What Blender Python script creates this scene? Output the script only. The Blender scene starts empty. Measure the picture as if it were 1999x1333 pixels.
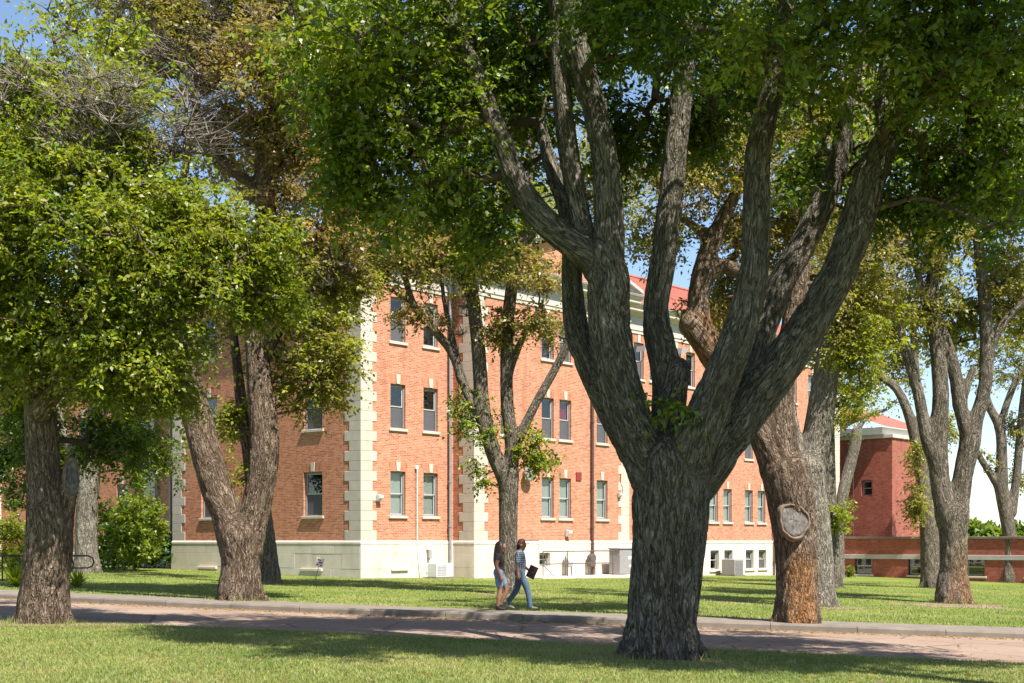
import bpy, math, random
import numpy as np
from mathutils import Vector, Matrix

rng = np.random.default_rng(7)
random.seed(7)
sc = bpy.context.scene
COL = sc.collection

# ------------------------------------------------------------------ camera, sky, sun, exposure
F_PX, CX, HY, CAMZ = 2600.0, 1000.0, 1056.0, 1.85        # focal in photo pixels, centre column, horizon row, eye height
cam_d = bpy.data.cameras.new('camera')
cam = bpy.data.objects.new('camera', cam_d); COL.objects.link(cam)
cam.location = (0, 0, CAMZ); cam.rotation_euler = (math.radians(90), 0, 0)
cam_d.sensor_width = 36.0; cam_d.lens = 36.0 * F_PX / 1999.0
cam_d.shift_y = (HY - 666.5) / 1999.0; cam_d.clip_start = 0.1; cam_d.clip_end = 6000
sc.camera = cam

SUN_EL = math.radians(58)
SUN_AZ = math.radians(-53)                                # math angle of the horizontal direction towards the sun
SUN = Vector((math.cos(SUN_AZ) * math.cos(SUN_EL), math.sin(SUN_AZ) * math.cos(SUN_EL), math.sin(SUN_EL)))
world = bpy.data.worlds.new('World'); sc.world = world; world.use_nodes = True
wn = world.node_tree; wn.nodes.clear()
w_out = wn.nodes.new('ShaderNodeOutputWorld'); w_bg = wn.nodes.new('ShaderNodeBackground'); w_sky = wn.nodes.new('ShaderNodeTexSky')
w_sky.sky_type = 'NISHITA'; w_sky.sun_disc = False
w_sky.sun_elevation = SUN_EL; w_sky.sun_rotation = math.atan2(SUN.x, SUN.y)
w_sky.altitude = 1200; w_sky.air_density = 1.0; w_sky.dust_density = 1.2; w_sky.ozone_density = 1.0
w_bg.inputs['Strength'].default_value = 0.09
wn.links.new(w_sky.outputs[0], w_bg.inputs['Color']); wn.links.new(w_bg.outputs[0], w_out.inputs['Surface'])
sun_d = bpy.data.lights.new('sun', 'SUN'); sun_d.energy = 5.0; sun_d.angle = math.radians(0.53); sun_d.color = (1.0, 0.945, 0.86)
sun = bpy.data.objects.new('sun', sun_d); COL.objects.link(sun)
sun.rotation_euler = SUN.to_track_quat('Z', 'Y').to_euler(); sun.location = (20, -20, 40)
sc.view_settings.view_transform = 'Standard'; sc.view_settings.look = 'None'
sc.view_settings.exposure = 1.25; sc.view_settings.gamma = 1.0
sc.render.engine = 'CYCLES'
sc.cycles.use_denoising = True
try: sc.cycles.denoiser = 'OPENIMAGEDENOISE'
except Exception: pass
sc.cycles.max_bounces = 7; sc.cycles.diffuse_bounces = 4; sc.cycles.glossy_bounces = 3
sc.cycles.transmission_bounces = 4; sc.cycles.transparent_max_bounces = 8
sc.cycles.caustics_reflective = False; sc.cycles.caustics_refractive = False

# ------------------------------------------------------------------ helpers: objects and meshes
def link(name, data=None, parent=None, loc=None, rot=None, **props):
    o = bpy.data.objects.new(name, data); COL.objects.link(o)
    if parent is not None: o.parent = parent
    if loc is not None: o.location = loc
    if rot is not None: o.rotation_euler = rot
    for k, v in props.items(): o[k] = v
    return o

def tag(o, label, cat, group=None, kind=None):
    o['label'] = label
    if cat: o['category'] = cat
    if group: o['group'] = group
    if kind: o['kind'] = kind
    return o

def np_mesh(name, V, Fc, mat=None, smooth=False, attrs=None, fattrs=None, mats=None, midx=None):
    V = np.ascontiguousarray(V, np.float32); Fc = np.ascontiguousarray(Fc, np.int32)
    me = bpy.data.meshes.new(name)
    n, k = Fc.shape
    me.vertices.add(len(V)); me.vertices.foreach_set('co', V.ravel())
    me.loops.add(n * k); me.loops.foreach_set('vertex_index', Fc.ravel())
    me.polygons.add(n); me.polygons.foreach_set('loop_start', np.arange(n, dtype=np.int32) * k)
    for nm, arr in (attrs or {}).items():
        arr = np.ascontiguousarray(arr, np.float32)
        if arr.ndim == 2:
            a = me.attributes.new(nm, 'FLOAT_VECTOR', 'POINT'); a.data.foreach_set('vector', arr.ravel())
        else:
            a = me.attributes.new(nm, 'FLOAT', 'POINT'); a.data.foreach_set('value', arr)
    for nm, arr in (fattrs or {}).items():
        a = me.attributes.new(nm, 'FLOAT', 'FACE'); a.data.foreach_set('value', np.ascontiguousarray(arr, np.float32))
    if mats:
        for m in mats: me.materials.append(m)
        me.polygons.foreach_set('material_index', np.ascontiguousarray(midx, np.int32))
    elif mat: me.materials.append(mat)
    me.update(calc_edges=True)
    if smooth: me.shade_smooth()
    return me

class MB:
    """collects boxes, bars, prisms ... of ONE part and builds one mesh"""
    def __init__(s): s.v = []; s.f = []
    def add(s, vs, fs):
        o = len(s.v); s.v += [tuple(p) for p in vs]; s.f += [tuple(i + o for i in f) for f in fs]; return s
    def box(s, x0, x1, y0, y1, z0, z1):
        vs = [(x0,y0,z0),(x1,y0,z0),(x1,y1,z0),(x0,y1,z0),(x0,y0,z1),(x1,y0,z1),(x1,y1,z1),(x0,y1,z1)]
        return s.add(vs, [(0,3,2,1),(4,5,6,7),(0,1,5,4),(1,2,6,5),(2,3,7,6),(3,0,4,7)])
    def bbox(s, x0, x1, y0, y1, z0, z1, b=0.01):
        """box with chamfered edges"""
        xs = (x0, x0+b, x1-b, x1); 
        vs = []; idx = {}
        def P(x, y, z):
            k = (round(x,5), round(y,5), round(z,5))
            if k not in idx: idx[k] = len(vs); vs.append((x,y,z))
            return idx[k]
        fs = []
        X, Y, Z = (x0,x1), (y0,y1), (z0,z1)
        sg = (1,-1)
        for i in (0,1):      # main faces
            a = [P(X[i], Y[j]+sg[j]*b, Z[k]+sg[k]*b) for j,k in ((0,0),(1,0),(1,1),(0,1))]; fs.append(tuple(a if i else a[::-1]))
            a = [P(X[j]+sg[j]*b, Y[i], Z[k]+sg[k]*b) for j,k in ((0,0),(1,0),(1,1),(0,1))]; fs.append(tuple(a[::-1] if i else a))
            a = [P(X[j]+sg[j]*b, Y[k]+sg[k]*b, Z[i]) for j,k in ((0,0),(1,0),(1,1),(0,1))]; fs.append(tuple(a if i else a[::-1]))
        for i in (0,1):
            for j in (0,1):
                fs.append((P(X[i],Y[j]+sg[j]*b,Z[0]+b), P(X[i],Y[j]+sg[j]*b,Z[1]-b), P(X[i]+sg[i]*b,Y[j],Z[1]-b), P(X[i]+sg[i]*b,Y[j],Z[0]+b)))
                fs.append((P(X[i],Y[0]+b,Z[j]+sg[j]*b), P(X[i],Y[1]-b,Z[j]+sg[j]*b), P(X[i]+sg[i]*b,Y[1]-b,Z[j]), P(X[i]+sg[i]*b,Y[0]+b,Z[j])))
                fs.append((P(X[0]+b,Y[i],Z[j]+sg[j]*b), P(X[1]-b,Y[i],Z[j]+sg[j]*b), P(X[1]-b,Y[i]+sg[i]*b,Z[j]), P(X[0]+b,Y[i]+sg[i]*b,Z[j])))
                for k in (0,1):
                    fs.append((P(X[i],Y[j]+sg[j]*b,Z[k]+sg[k]*b), P(X[i]+sg[i]*b,Y[j],Z[k]+sg[k]*b), P(X[i]+sg[i]*b,Y[j]+sg[j]*b,Z[k])))
        return s.add(vs, fs)
    def prism(s, poly, axis, a0, a1):
        """extrude a 2D polygon along axis: 'x' -> poly is (y,z), 'y' -> (x,z), 'z' -> (x,y)"""
        def m(p, a): return (a, p[0], p[1]) if axis == 'x' else ((p[0], a, p[1]) if axis == 'y' else (p[0], p[1], a))
        n = len(poly)
        vs = [m(p, a0) for p in poly] + [m(p, a1) for p in poly]
        fs = [tuple(range(n))[::-1], tuple(range(n, 2*n))] + [(i, (i+1) % n, n + (i+1) % n, n + i) for i in range(n)]
        return s.add(vs, fs)
    def tube(s, pts, r, n=8, caps=True):
        pts = [Vector(p) for p in pts]
        rs = r if isinstance(r, (list, tuple)) else [r] * len(pts)
        prev = None; rings = []
        for i, p in enumerate(pts):
            t = (pts[min(i+1, len(pts)-1)] - pts[max(i-1, 0)]).normalized()
            if prev is None:
                e = t.orthogonal().normalized()
            else:
                e = (prev - t * prev.dot(t)); e = e.normalized() if e.length > 1e-6 else t.orthogonal().normalized()
            prev = e; b = t.cross(e)
            rings.append([tuple(p + (e * math.cos(2*math.pi*k/n) + b * math.sin(2*math.pi*k/n)) * rs[i]) for k in range(n)])
        vs = [q for g in rings for q in g]; fs = []
        for i in range(len(pts) - 1):
            for k in range(n):
                fs.append((i*n+k, i*n+(k+1) % n, (i+1)*n+(k+1) % n, (i+1)*n+k))
        if caps: fs += [tuple(range(n))[::-1], tuple(range((len(pts)-1)*n, len(pts)*n))]
        return s.add(vs, fs)
    def lathe(s, prof, n=20, c=(0,0,0), axis='z'):
        """prof: list of (r, h)"""
        vs = []
        for r, h in prof:
            for k in range(n):
                a = 2*math.pi*k/n; p = (r*math.cos(a), r*math.sin(a), h)
                if axis == 'y': p = (p[0], p[2], p[1])
                if axis == 'x': p = (p[2], p[0], p[1])
                vs.append((p[0]+c[0], p[1]+c[1], p[2]+c[2]))
        m = len(prof)
        fs = [(i*n+k, i*n+(k+1) % n, (i+1)*n+(k+1) % n, (i+1)*n+k) for i in range(m-1) for k in range(n)]
        fs += [tuple(range(n))[::-1], tuple(range((m-1)*n, m*n))]
        return s.add(vs, fs)
    def mesh(s, name, mat=None, smooth=False):
        me = bpy.data.meshes.new(name); me.from_pydata(s.v, [], s.f)
        if mat: me.materials.append(mat)
        if smooth: me.shade_smooth()
        me.update(); return me
    def build(s, name, mat=None, parent=None, loc=None, rot=None, smooth=False, **props):
        return link(name, s.mesh(name, mat, smooth), parent, loc, rot, **props)

# ------------------------------------------------------------------ helpers: numpy noise
def _hash(i, j, k, seed=0):
    n = (i.astype(np.int64)*374761393 + j.astype(np.int64)*668265263 + k.astype(np.int64)*1274126177 + seed*974634777) & 0xFFFFFFFF
    n = ((n ^ (n >> 13)) * 1103515245) & 0xFFFFFFFF
    n = ((n ^ (n >> 16)) * 2246822519) & 0xFFFFFFFF
    return ((n ^ (n >> 15)) & 0xFFFF).astype(np.float32) / 32767.5 - 1.0
def vnoise(P, seed=0):
    P = np.asarray(P, np.float64); I = np.floor(P); f = (P - I); f = f*f*(3-2*f); I = I.astype(np.int64)
    x, y, z = I[:,0], I[:,1], I[:,2]; fx, fy, fz = f[:,0], f[:,1], f[:,2]
    r = 0
    for a in (0,1):
        wx = fx if a else 1-fx
        for b in (0,1):
            wy = fy if b else 1-fy
            for c in (0,1):
                r = r + wx*wy*(fz if c else 1-fz)*_hash(x+a, y+b, z+c, seed)
    return r
def fbm(P, o=3, seed=0):
    r = 0; a = 1.0
    for k in range(o): r = r + a*vnoise(P*(2.03**k), seed+k); a *= .5
    return r / 1.75

# ------------------------------------------------------------------ helpers: materials
def nd(nt, t, **kw):
    n = nt.nodes.new('ShaderNode' + t)
    for k, v in kw.items(): setattr(n, k, v)
    return n
def mat_new(name, rough=.7, spec=.3):
    m = bpy.data.materials.new(name); m.use_nodes = True; nt = m.node_tree
    b = nt.nodes['Principled BSDF']; b.inputs['Roughness'].default_value = rough
    b.inputs['Specular IOR Level'].default_value = spec
    return m, nt, b
def coords(nt, scale=(1,1,1), kind='Object'):
    tc = nd(nt, 'TexCoord'); mp = nd(nt, 'Mapping'); mp.inputs['Scale'].default_value = scale
    nt.links.new(tc.outputs[kind], mp.inputs['Vector']); return mp.outputs[0]
def noise(nt, vec, scale, detail=4, rough=.55, dist=0):
    n = nd(nt, 'TexNoise'); n.inputs['Scale'].default_value = scale; n.inputs['Detail'].default_value = detail
    n.inputs['Roughness'].default_value = rough; n.inputs['Distortion'].default_value = dist
    if vec is not None: nt.links.new(vec, n.inputs['Vector'])
    return n.outputs['Fac']
def ramp(nt, fac, stops, interp='LINEAR'):
    r = nd(nt, 'ValToRGB'); cr = r.color_ramp; cr.interpolation = interp
    while len(cr.elements) < len(stops): cr.elements.new(.5)
    for e, (p, c) in zip(cr.elements, stops):
        e.position = p; e.color = (*c, 1) if len(c) == 3 else c
    nt.links.new(fac, r.inputs[0]); return r.outputs[0]
def mix(nt, fac, a, b, mode='MIX'):
    n = nd(nt, 'Mix', data_type='RGBA', blend_type=mode)
    if isinstance(fac, (int, float)): n.inputs[0].default_value = fac
    else: nt.links.new(fac, n.inputs[0])
    for i, s in ((6, a), (7, b)):
        if isinstance(s, tuple): n.inputs[i].default_value = (*s, 1) if len(s) == 3 else s
        else: nt.links.new(s, n.inputs[i])
    return n.outputs[2]
def bump(nt, b, h, strength=.5, dist=.01):
    n = nd(nt, 'Bump'); n.inputs['Strength'].default_value = strength; n.inputs['Distance'].default_value = dist
    nt.links.new(h, n.inputs['Height']); nt.links.new(n.outputs[0], b.inputs['Normal']); return n
def mathn(nt, op, a, b=None, clamp=False):
    n = nd(nt, 'Math', operation=op, use_clamp=clamp)
    for i, s in enumerate((a, b)):
        if s is None: continue
        if isinstance(s, (int, float)): n.inputs[i].default_value = s
        else: nt.links.new(s, n.inputs[i])
    return n.outputs[0]

def plain(name, col, rough=.6, var=.12, scale=6, spec=.3, metal=0, bmp=0):
    m, nt, b = mat_new(name, rough, spec)
    v = coords(nt); f = noise(nt, v, scale, 5)
    lo = tuple(c*(1-var) for c in col); hi = tuple(min(1, c*(1+var)) for c in col)
    nt.links.new(ramp(nt, f, [(.3, lo), (.7, hi)]), b.inputs['Base Color'])
    b.inputs['Metallic'].default_value = metal
    if bmp: bump(nt, b, noise(nt, v, scale*8, 4), bmp, .01)
    return m

def mat_brick(name, cols, mortar, soldier=False):
    m, nt, b = mat_new(name, .85, .2)
    tc = nd(nt, 'TexCoord'); sx = nd(nt, 'SeparateXYZ'); nt.links.new(tc.outputs['Object'], sx.inputs[0])
    s = mathn(nt, 'ADD', sx.outputs[0], sx.outputs[1])
    cb = nd(nt, 'CombineXYZ')
    if soldier: nt.links.new(sx.outputs[2], cb.inputs[0]); nt.links.new(s, cb.inputs[1])
    else: nt.links.new(s, cb.inputs[0]); nt.links.new(sx.outputs[2], cb.inputs[1])
    bt = nd(nt, 'TexBrick'); nt.links.new(cb.outputs[0], bt.inputs['Vector'])
    bt.inputs['Scale'].default_value = 1; bt.inputs['Brick Width'].default_value = .22 if not soldier else .40; bt.inputs['Row Height'].default_value = .0745
    bt.inputs['Mortar Size'].default_value = .0065; bt.inputs['Mortar Smooth'].default_value = .3; bt.inputs['Bias'].default_value = 0
    bt.inputs['Color1'].default_value = (0,0,0,1); bt.inputs['Color2'].default_value = (1,1,1,1); bt.inputs['Mortar'].default_value = (.5,.5,.5,1)
    big = noise(nt, cb.outputs[0], .35, 4, .6); fine = noise(nt, cb.outputs[0], 14, 3)
    f = mathn(nt, 'ADD', mathn(nt, 'MULTIPLY', bt.outputs['Color'], .75), mathn(nt, 'MULTIPLY', fine, .25))
    c = ramp(nt, f, [(.05, cols[0]), (.3, cols[1]), (.6, cols[2]), (.95, cols[3])])
    c = mix(nt, mathn(nt, 'MULTIPLY', mathn(nt, 'SUBTRACT', big, .35), .7, True), c, cols[0], 'MULTIPLY') if False else mix(nt, ramp(nt, big, [(.35, (0,0,0)), (.75, (.35,.35,.35))]), c, cols[1])
    c = mix(nt, bt.outputs['Fac'], c, mortar)
    sv = nd(nt, 'Mapping'); sv.inputs['Scale'].default_value = (1.6, .16, 1); nt.links.new(cb.outputs[0], sv.inputs['Vector']); sn = noise(nt, sv.outputs[0], 1, 6, .65)
    c = mix(nt, ramp(nt, sn, [(.52, (0,0,0)), (.75, (.42,.42,.42))]), c, tuple(x*.55 for x in cols[1]))
    wh = noise(nt, cb.outputs[0], .9, 5, .7); c = mix(nt, ramp(nt, wh, [(.58, (0,0,0)), (.8, (.22,.22,.22))]), c, (.62,.50,.42))
    nt.links.new(c, b.inputs['Base Color'])
    inv = mathn(nt, 'SUBTRACT', 1, bt.outputs['Fac'])
    bump(nt, b, mathn(nt, 'ADD', inv, mathn(nt, 'MULTIPLY', fine, .3)), .7, .006)
    return m

def mat_stone(name, col, var=.1, stain=.25):
    m, nt, b = mat_new(name, .85, .2)
    v = coords(nt); f = noise(nt, v, 2.2, 6, .62); g = noise(nt, v, 40, 3)
    vs = coords(nt, (1, 1, .25)); st = noise(nt, vs, 1.6, 5, .6)
    oi = nd(nt, 'ObjectInfo')
    c = ramp(nt, f, [(.25, tuple(x*(1-var) for x in col)), (.75, tuple(min(.9, x*(1+var*.6)) for x in col))])
    c = mix(nt, ramp(nt, st, [(.5, (0,0,0)), (.78, (stain,)*3)]), c, (col[0]*.55, col[1]*.5, col[2]*.43))
    c = mix(nt, mathn(nt, 'MULTIPLY', oi.outputs['Random'], .28), c, tuple(x*.72 for x in col))
    nt.links.new(c, b.inputs['Base Color'])
    bump(nt, b, mathn(nt, 'ADD', f, mathn(nt, 'MULTIPLY', g, .4)), .35, .01)
    return m

M = {}
M['brick'] = mat_brick('orange_brick', [(.25,.08,.044), (.41,.138,.070), (.49,.182,.096), (.56,.24,.138)], (.52,.42,.33))
M['brick_soldier'] = mat_brick('orange_brick_upright', [(.25,.076,.04), (.39,.125,.06), (.46,.16,.08), (.52,.205,.11)], (.50,.39,.30), True)
M['brick_red'] = mat_brick('red_brick', [(.155,.040,.027), (.25,.062,.039), (.305,.078,.05), (.35,.105,.068)], (.32,.21,.165))
M['stone'] = mat_stone('pale_limestone', (.53,.47,.395), .14, .4)
M['plinth'] = mat_stone('cream_plinth', (.64,.56,.465), .12, .5)
M['entab'] = mat_stone('grey_stone_and_eave_shade', (.42,.40,.37), .1, .3)
M['frame'] = plain('grey_window_paint', (.20,.19,.19), .5, .08)
M['frame_light'] = plain('pale_window_paint', (.42,.41,.40), .5, .08)
M['dark'] = plain('unlit_opening_black', (.012,.012,.014), .9, .2)
M['blind'] = plain('pale_blind', (.52,.52,.49), .8, .06)
M['screen'] = plain('insect_screen', (.085,.085,.095), .75, .1)
M['curtain_red'] = plain('red_curtain', (.30,.015,.03), .8, .2)
M['pipe_grey'] = plain('galvanised_pipe', (.30,.30,.31), .45, .15, metal=.4)
M['pipe_brown'] = plain('brown_pipe', (.115,.06,.05), .5, .15)
M['black_metal'] = plain('black_metal', (.02,.02,.022), .4, .2)
M['rail_metal'] = plain('rail_metal', (.10,.085,.075), .5, .2)
M['cabinet'] = plain('grey_cabinet_paint', (.27,.255,.26), .5, .06)
M['ac_white'] = plain('white_enamel', (.62,.62,.62), .45, .06)
M['copper'] = plain('copper_patina', (.16,.36,.27), .7, .2)
M['concrete'] = mat_stone('grey_concrete', (.20,.17,.14), .3, .7)
M['white'] = plain('white_paint', (.75,.74,.72), .5, .05)
M['red_paint'] = plain('red_paint', (.55,.03,.03), .5, .1)
M['brown_red'] = plain('maroon_louvre', (.22,.035,.03), .6, .1)

def mat_glass(name):
    m, nt, b = mat_new(name)
    nt.nodes.remove(b)
    gl = nd(nt, 'BsdfGlossy'); gl.inputs['Roughness'].default_value = .02; tr = nd(nt, 'BsdfTransparent'); tr.inputs[0].default_value = (.8,.84,.83,1)
    fr = nd(nt, 'LayerWeight'); fr.inputs[0].default_value = .5
    f = mathn(nt, 'ADD', mathn(nt, 'MULTIPLY', mathn(nt, 'POWER', fr.outputs['Facing'], 4), .8), .07, True)
    mx = nd(nt, 'MixShader'); nt.links.new(f, mx.inputs[0]); nt.links.new(tr.outputs[0], mx.inputs[1]); nt.links.new(gl.outputs[0], mx.inputs[2])
    v = coords(nt); n = noise(nt, v, 1.3, 2); bp = nd(nt, 'Bump'); bp.inputs['Strength'].default_value = .08; bp.inputs['Distance'].default_value = .02
    nt.links.new(n, bp.inputs['Height']); nt.links.new(bp.outputs[0], gl.inputs['Normal'])
    nt.links.new(mx.outputs[0], nt.nodes['Material Output'].inputs['Surface']); return m
M['glass'] = mat_glass('window_glass')

def mat_roof():
    m, nt, b = mat_new('red_clay_tile', .75, .25)
    tc = nd(nt, 'TexCoord'); sx = nd(nt, 'SeparateXYZ'); nt.links.new(tc.outputs['Object'], sx.inputs[0])
    s = mathn(nt, 'ADD', sx.outputs[0], sx.outputs[1])
    w = mathn(nt, 'SINE', mathn(nt, 'MULTIPLY', s, 2*math.pi/.26))
    cb = nd(nt, 'CombineXYZ'); nt.links.new(s, cb.inputs[0]); nt.links.new(sx.outputs[2], cb.inputs[1])
    bt = nd(nt, 'TexBrick'); nt.links.new(cb.outputs[0], bt.inputs['Vector']); bt.inputs['Scale'].default_value = 1
    bt.inputs['Brick Width'].default_value = .26; bt.inputs['Row Height'].default_value = .13; bt.inputs['Mortar Size'].default_value = .012
    bt.inputs['Color1'].default_value = (.31,.095,.066,1); bt.inputs['Color2'].default_value = (.40,.145,.098,1); bt.inputs['Mortar'].default_value = (.2,.05,.045,1)
    nz = noise(nt, tc.outputs['Object'], 1.2, 5)
    nt.links.new(mix(nt, ramp(nt, nz, [(.4, (0,0,0)), (.8, (.4,.4,.4))]), bt.outputs['Color'], (.30,.10,.08)), b.inputs['Base Color'])
    bump(nt, b, w, .6, .03); return m
M['roof'] = mat_roof()

def mat_bark(name, lo, mid, hi, wood=(.42,.20,.075)):
    m, nt, b = mat_new(name, .92, .12)
    at = nd(nt, 'Attribute', attribute_name='bark_co'); hh = nd(nt, 'Attribute', attribute_name='bark_h'); wd = nd(nt, 'Attribute', attribute_name='wood'); sm = nd(nt, 'Attribute', attribute_name='seam')
    def ridge(sx, sz, dist, lo_, hi_):
        mp = nd(nt, 'Mapping'); mp.inputs['Scale'].default_value = (sx, sx, sz); nt.links.new(at.outputs['Vector'], mp.inputs['Vector'])
        f = noise(nt, mp.outputs[0], 1, 2, .5, dist)
        q = mathn(nt, 'ABSOLUTE', mathn(nt, 'SUBTRACT', f, .5))
        return ramp(nt, q, [(lo_, (0,0,0)), (hi_, (1,1,1))])
    r1 = ridge(11, 2.1, 1.1, .0, .09); r2 = ridge(26, 6.0, 1.0, .0, .12)
    mp = nd(nt, 'Mapping'); mp.inputs['Scale'].default_value = (60, 60, 14); nt.links.new(at.outputs['Vector'], mp.inputs['Vector']); fine = noise(nt, mp.outputs[0], 1, 4, .65)
    h = mathn(nt, 'ADD', mathn(nt, 'MULTIPLY', r1, .42), mathn(nt, 'ADD', mathn(nt, 'MULTIPLY', r2, .26), mathn(nt, 'ADD', mathn(nt, 'MULTIPLY', hh.outputs['Fac'], .14), mathn(nt, 'MULTIPLY', fine, .26))))
    mxh = nd(nt, 'Mix', data_type='FLOAT'); nt.links.new(sm.outputs['Fac'], mxh.inputs[0]); mxh.inputs[2].default_value = .5; nt.links.new(h, mxh.inputs[3]); h = mxh.outputs[0]
    gm = nd(nt, 'NewGeometry'); big = noise(nt, gm.outputs['Position'], .9, 4, .6)
    c = ramp(nt, h, [(.2, lo), (.6, mid), (1.0, hi)])
    c = mix(nt, ramp(nt, big, [(.42, (0,0,0)), (.7, (.5,.5,.5))]), c, tuple(x*.55 for x in mid))
    wc = ramp(nt, h, [(.25, tuple(x*.2 for x in wood)), (.85, wood)])
    c = mix(nt, wd.outputs['Fac'], c, wc)
    nt.links.new(c, b.inputs['Base Color'])
    bump(nt, b, h, 1.0, .10); return m
M['bark_big'] = mat_bark('elm_bark_grey_green', (.032,.027,.019), (.135,.117,.088), (.28,.25,.20))
M['bark'] = mat_bark('elm_bark_grey', (.042,.033,.024), (.168,.138,.105), (.33,.285,.225))
M['bark_warm'] = mat_bark('elm_bark_brown', (.042,.027,.017), (.168,.118,.08), (.34,.265,.195))
M['bark_pale'] = mat_bark('elm_bark_pale', (.065,.053,.04), (.25,.215,.17), (.44,.39,.32))
M['twig'] = plain('twig_bark', (.085,.062,.045), .85, .3, 9)
M['twig_dead'] = plain('dead_twig', (.175,.145,.12), .85, .25, 9)

def mat_leaf():
    m, nt, b = mat_new('elm_leaf', .38, .45)
    t = nd(nt, 'Attribute', attribute_name='tone'); v = nd(nt, 'Attribute', attribute_name='vary')
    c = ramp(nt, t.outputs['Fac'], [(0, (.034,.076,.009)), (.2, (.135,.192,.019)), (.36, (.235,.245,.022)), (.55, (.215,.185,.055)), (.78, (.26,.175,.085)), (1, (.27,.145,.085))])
    hv = nd(nt, 'HueSaturation'); nt.links.new(c, hv.inputs['Color'])
    nt.links.new(mathn(nt, 'ADD', .62, mathn(nt, 'MULTIPLY', v.outputs['Fac'], .8)), hv.inputs['Value'])
    nt.links.new(hv.outputs[0], b.inputs['Base Color'])
    tl = nd(nt, 'BsdfTranslucent')
    tcol = mix(nt, 1.0, hv.outputs[0], (1.5,1.6,.45), 'MULTIPLY'); nt.links.new(tcol, tl.inputs['Color'])
    mx = nd(nt, 'MixShader'); mx.inputs[0].default_value = .48
    nt.links.new(b.outputs[0], mx.inputs[1]); nt.links.new(tl.outputs[0], mx.inputs[2])
    nt.links.new(mx.outputs[0], nt.nodes['Material Output'].inputs['Surface']); return m
M['leaf'] = mat_leaf()

def mat_grass_ground(name):
    m, nt, b = mat_new(name, .9, .1)
    v = coords(nt); f = noise(nt, v, .35, 5, .6); g = noise(nt, v, 9, 5, .65); h = noise(nt, coords(nt, (1,1,1)), 60, 2)
    c = ramp(nt, f, [(.3, (.10,.155,.024)), (.52, (.165,.20,.040)), (.72, (.26,.25,.08))])
    c = mix(nt, ramp(nt, g, [(.35, (0,0,0)), (.75, (.6,.6,.6))]), c, (.055,.10,.016))
    nt.links.new(c, b.inputs['Base Color']); bump(nt, b, h, .8, .03); return m
M['lawn'] = mat_grass_ground('lawn_turf')
def mat_blade():
    m, nt, b = mat_new('grass_blade', .55, .3)
    v = nd(nt, 'Attribute', attribute_name='vary'); gm = nd(nt, 'NewGeometry')
    f = noise(nt, gm.outputs['Position'], .35, 5, .6)
    c = ramp(nt, f, [(.3, (.135,.195,.034)), (.52, (.225,.262,.060)), (.72, (.34,.325,.12))])
    c = mix(nt, ramp(nt, v.outputs['Fac'], [(.3, (0,0,0)), (1, (.7,.7,.7))]), c, (.40,.375,.17))
    nt.links.new(c, b.inputs['Base Color'])
    tl = nd(nt, 'BsdfTranslucent'); nt.links.new(c, tl.inputs['Color']); mx = nd(nt, 'MixShader'); mx.inputs[0].default_value = .35
    nt.links.new(b.outputs[0], mx.inputs[1]); nt.links.new(tl.outputs[0], mx.inputs[2]); nt.links.new(mx.outputs[0], nt.nodes['Material Output'].inputs['Surface'])
    return m
M['blade'] = mat_blade()
def mat_road():
    m, nt, b = mat_new('pink_tan_road', .9, .2)
    v = coords(nt); f = noise(nt, v, .5, 6, .6); g = noise(nt, v, 55, 3, .7)
    c = ramp(nt, f, [(.3, (.235,.163,.120)), (.7, (.315,.232,.178))])
    c = mix(nt, ramp(nt, g, [(.38, (.45,.45,.45)), (.6, (0,0,0))]), c, (.15,.10,.08))
    vo = nd(nt, 'TexVoronoi', feature='DISTANCE_TO_EDGE'); vo.inputs['Scale'].default_value = .45; wv = nd(nt, 'Mix', data_type='VECTOR'); wv.inputs[0].default_value = .12; nt.links.new(v, wv.inputs[4]); nz = nd(nt, 'TexNoise'); nz.inputs['Scale'].default_value = 1.5; nt.links.new(v, nz.inputs['Vector']); nt.links.new(nz.outputs['Color'], wv.inputs[5]); nt.links.new(wv.outputs[1], vo.inputs['Vector'])
    c = mix(nt, ramp(nt, vo.outputs['Distance'], [(.004, (.75,.75,.75)), (.016, (0,0,0))]), c, (.07,.055,.045))
    st = noise(nt, coords(nt, (.6,2.4,1)), .8, 5); c = mix(nt, ramp(nt, st, [(.55, (0,0,0)), (.8, (.3,.3,.3))]), c, (.20,.15,.12))
    nt.links.new(c, b.inputs['Base Color']); bump(nt, b, g, .5, .01); return m
M['road'] = mat_road()

# ------------------------------------------------------------------ the ground
def G(x, y):
    x = np.asarray(x, float)
    return -0.02*np.clip(x, -45, 45) - 0.00022*np.clip(x, 0, 45)**2
LAWN = 0.10
kp = np.polyfit([-14, -3.7, 2.5, 11], [36.4, 32.3, 30.3, 28.6], 2)
def kerb_y(x):
    x = np.asarray(x, float); xc = np.clip(x, -14, 11)
    return np.polyval(kp, xc) + np.polyval(np.polyder(kp), xc)*(x-xc)
npf = np.polyfit([-9, -2.95, 3.3, 8.4], [27.2, 25.4, 23.1, 21.9], 1)
def near_y(x): return np.polyval(npf, np.asarray(x, float))
def at(px, py, d):
    return Vector(((px-CX)/F_PX*d, d, CAMZ + (HY-py)/F_PX*d))
def base_d(px, py, off=LAWN):
    d = 30.0
    for _ in range(40):
        z = float(G((px-CX)/F_PX*d, d)) + off
        d = (CAMZ - z)*F_PX/(py-HY)
    return d
def base(px, py, off=LAWN):
    d = base_d(px, py, off); x = (px-CX)/F_PX*d
    return Vector((x, d, float(G(x, d)) + off))

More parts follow.
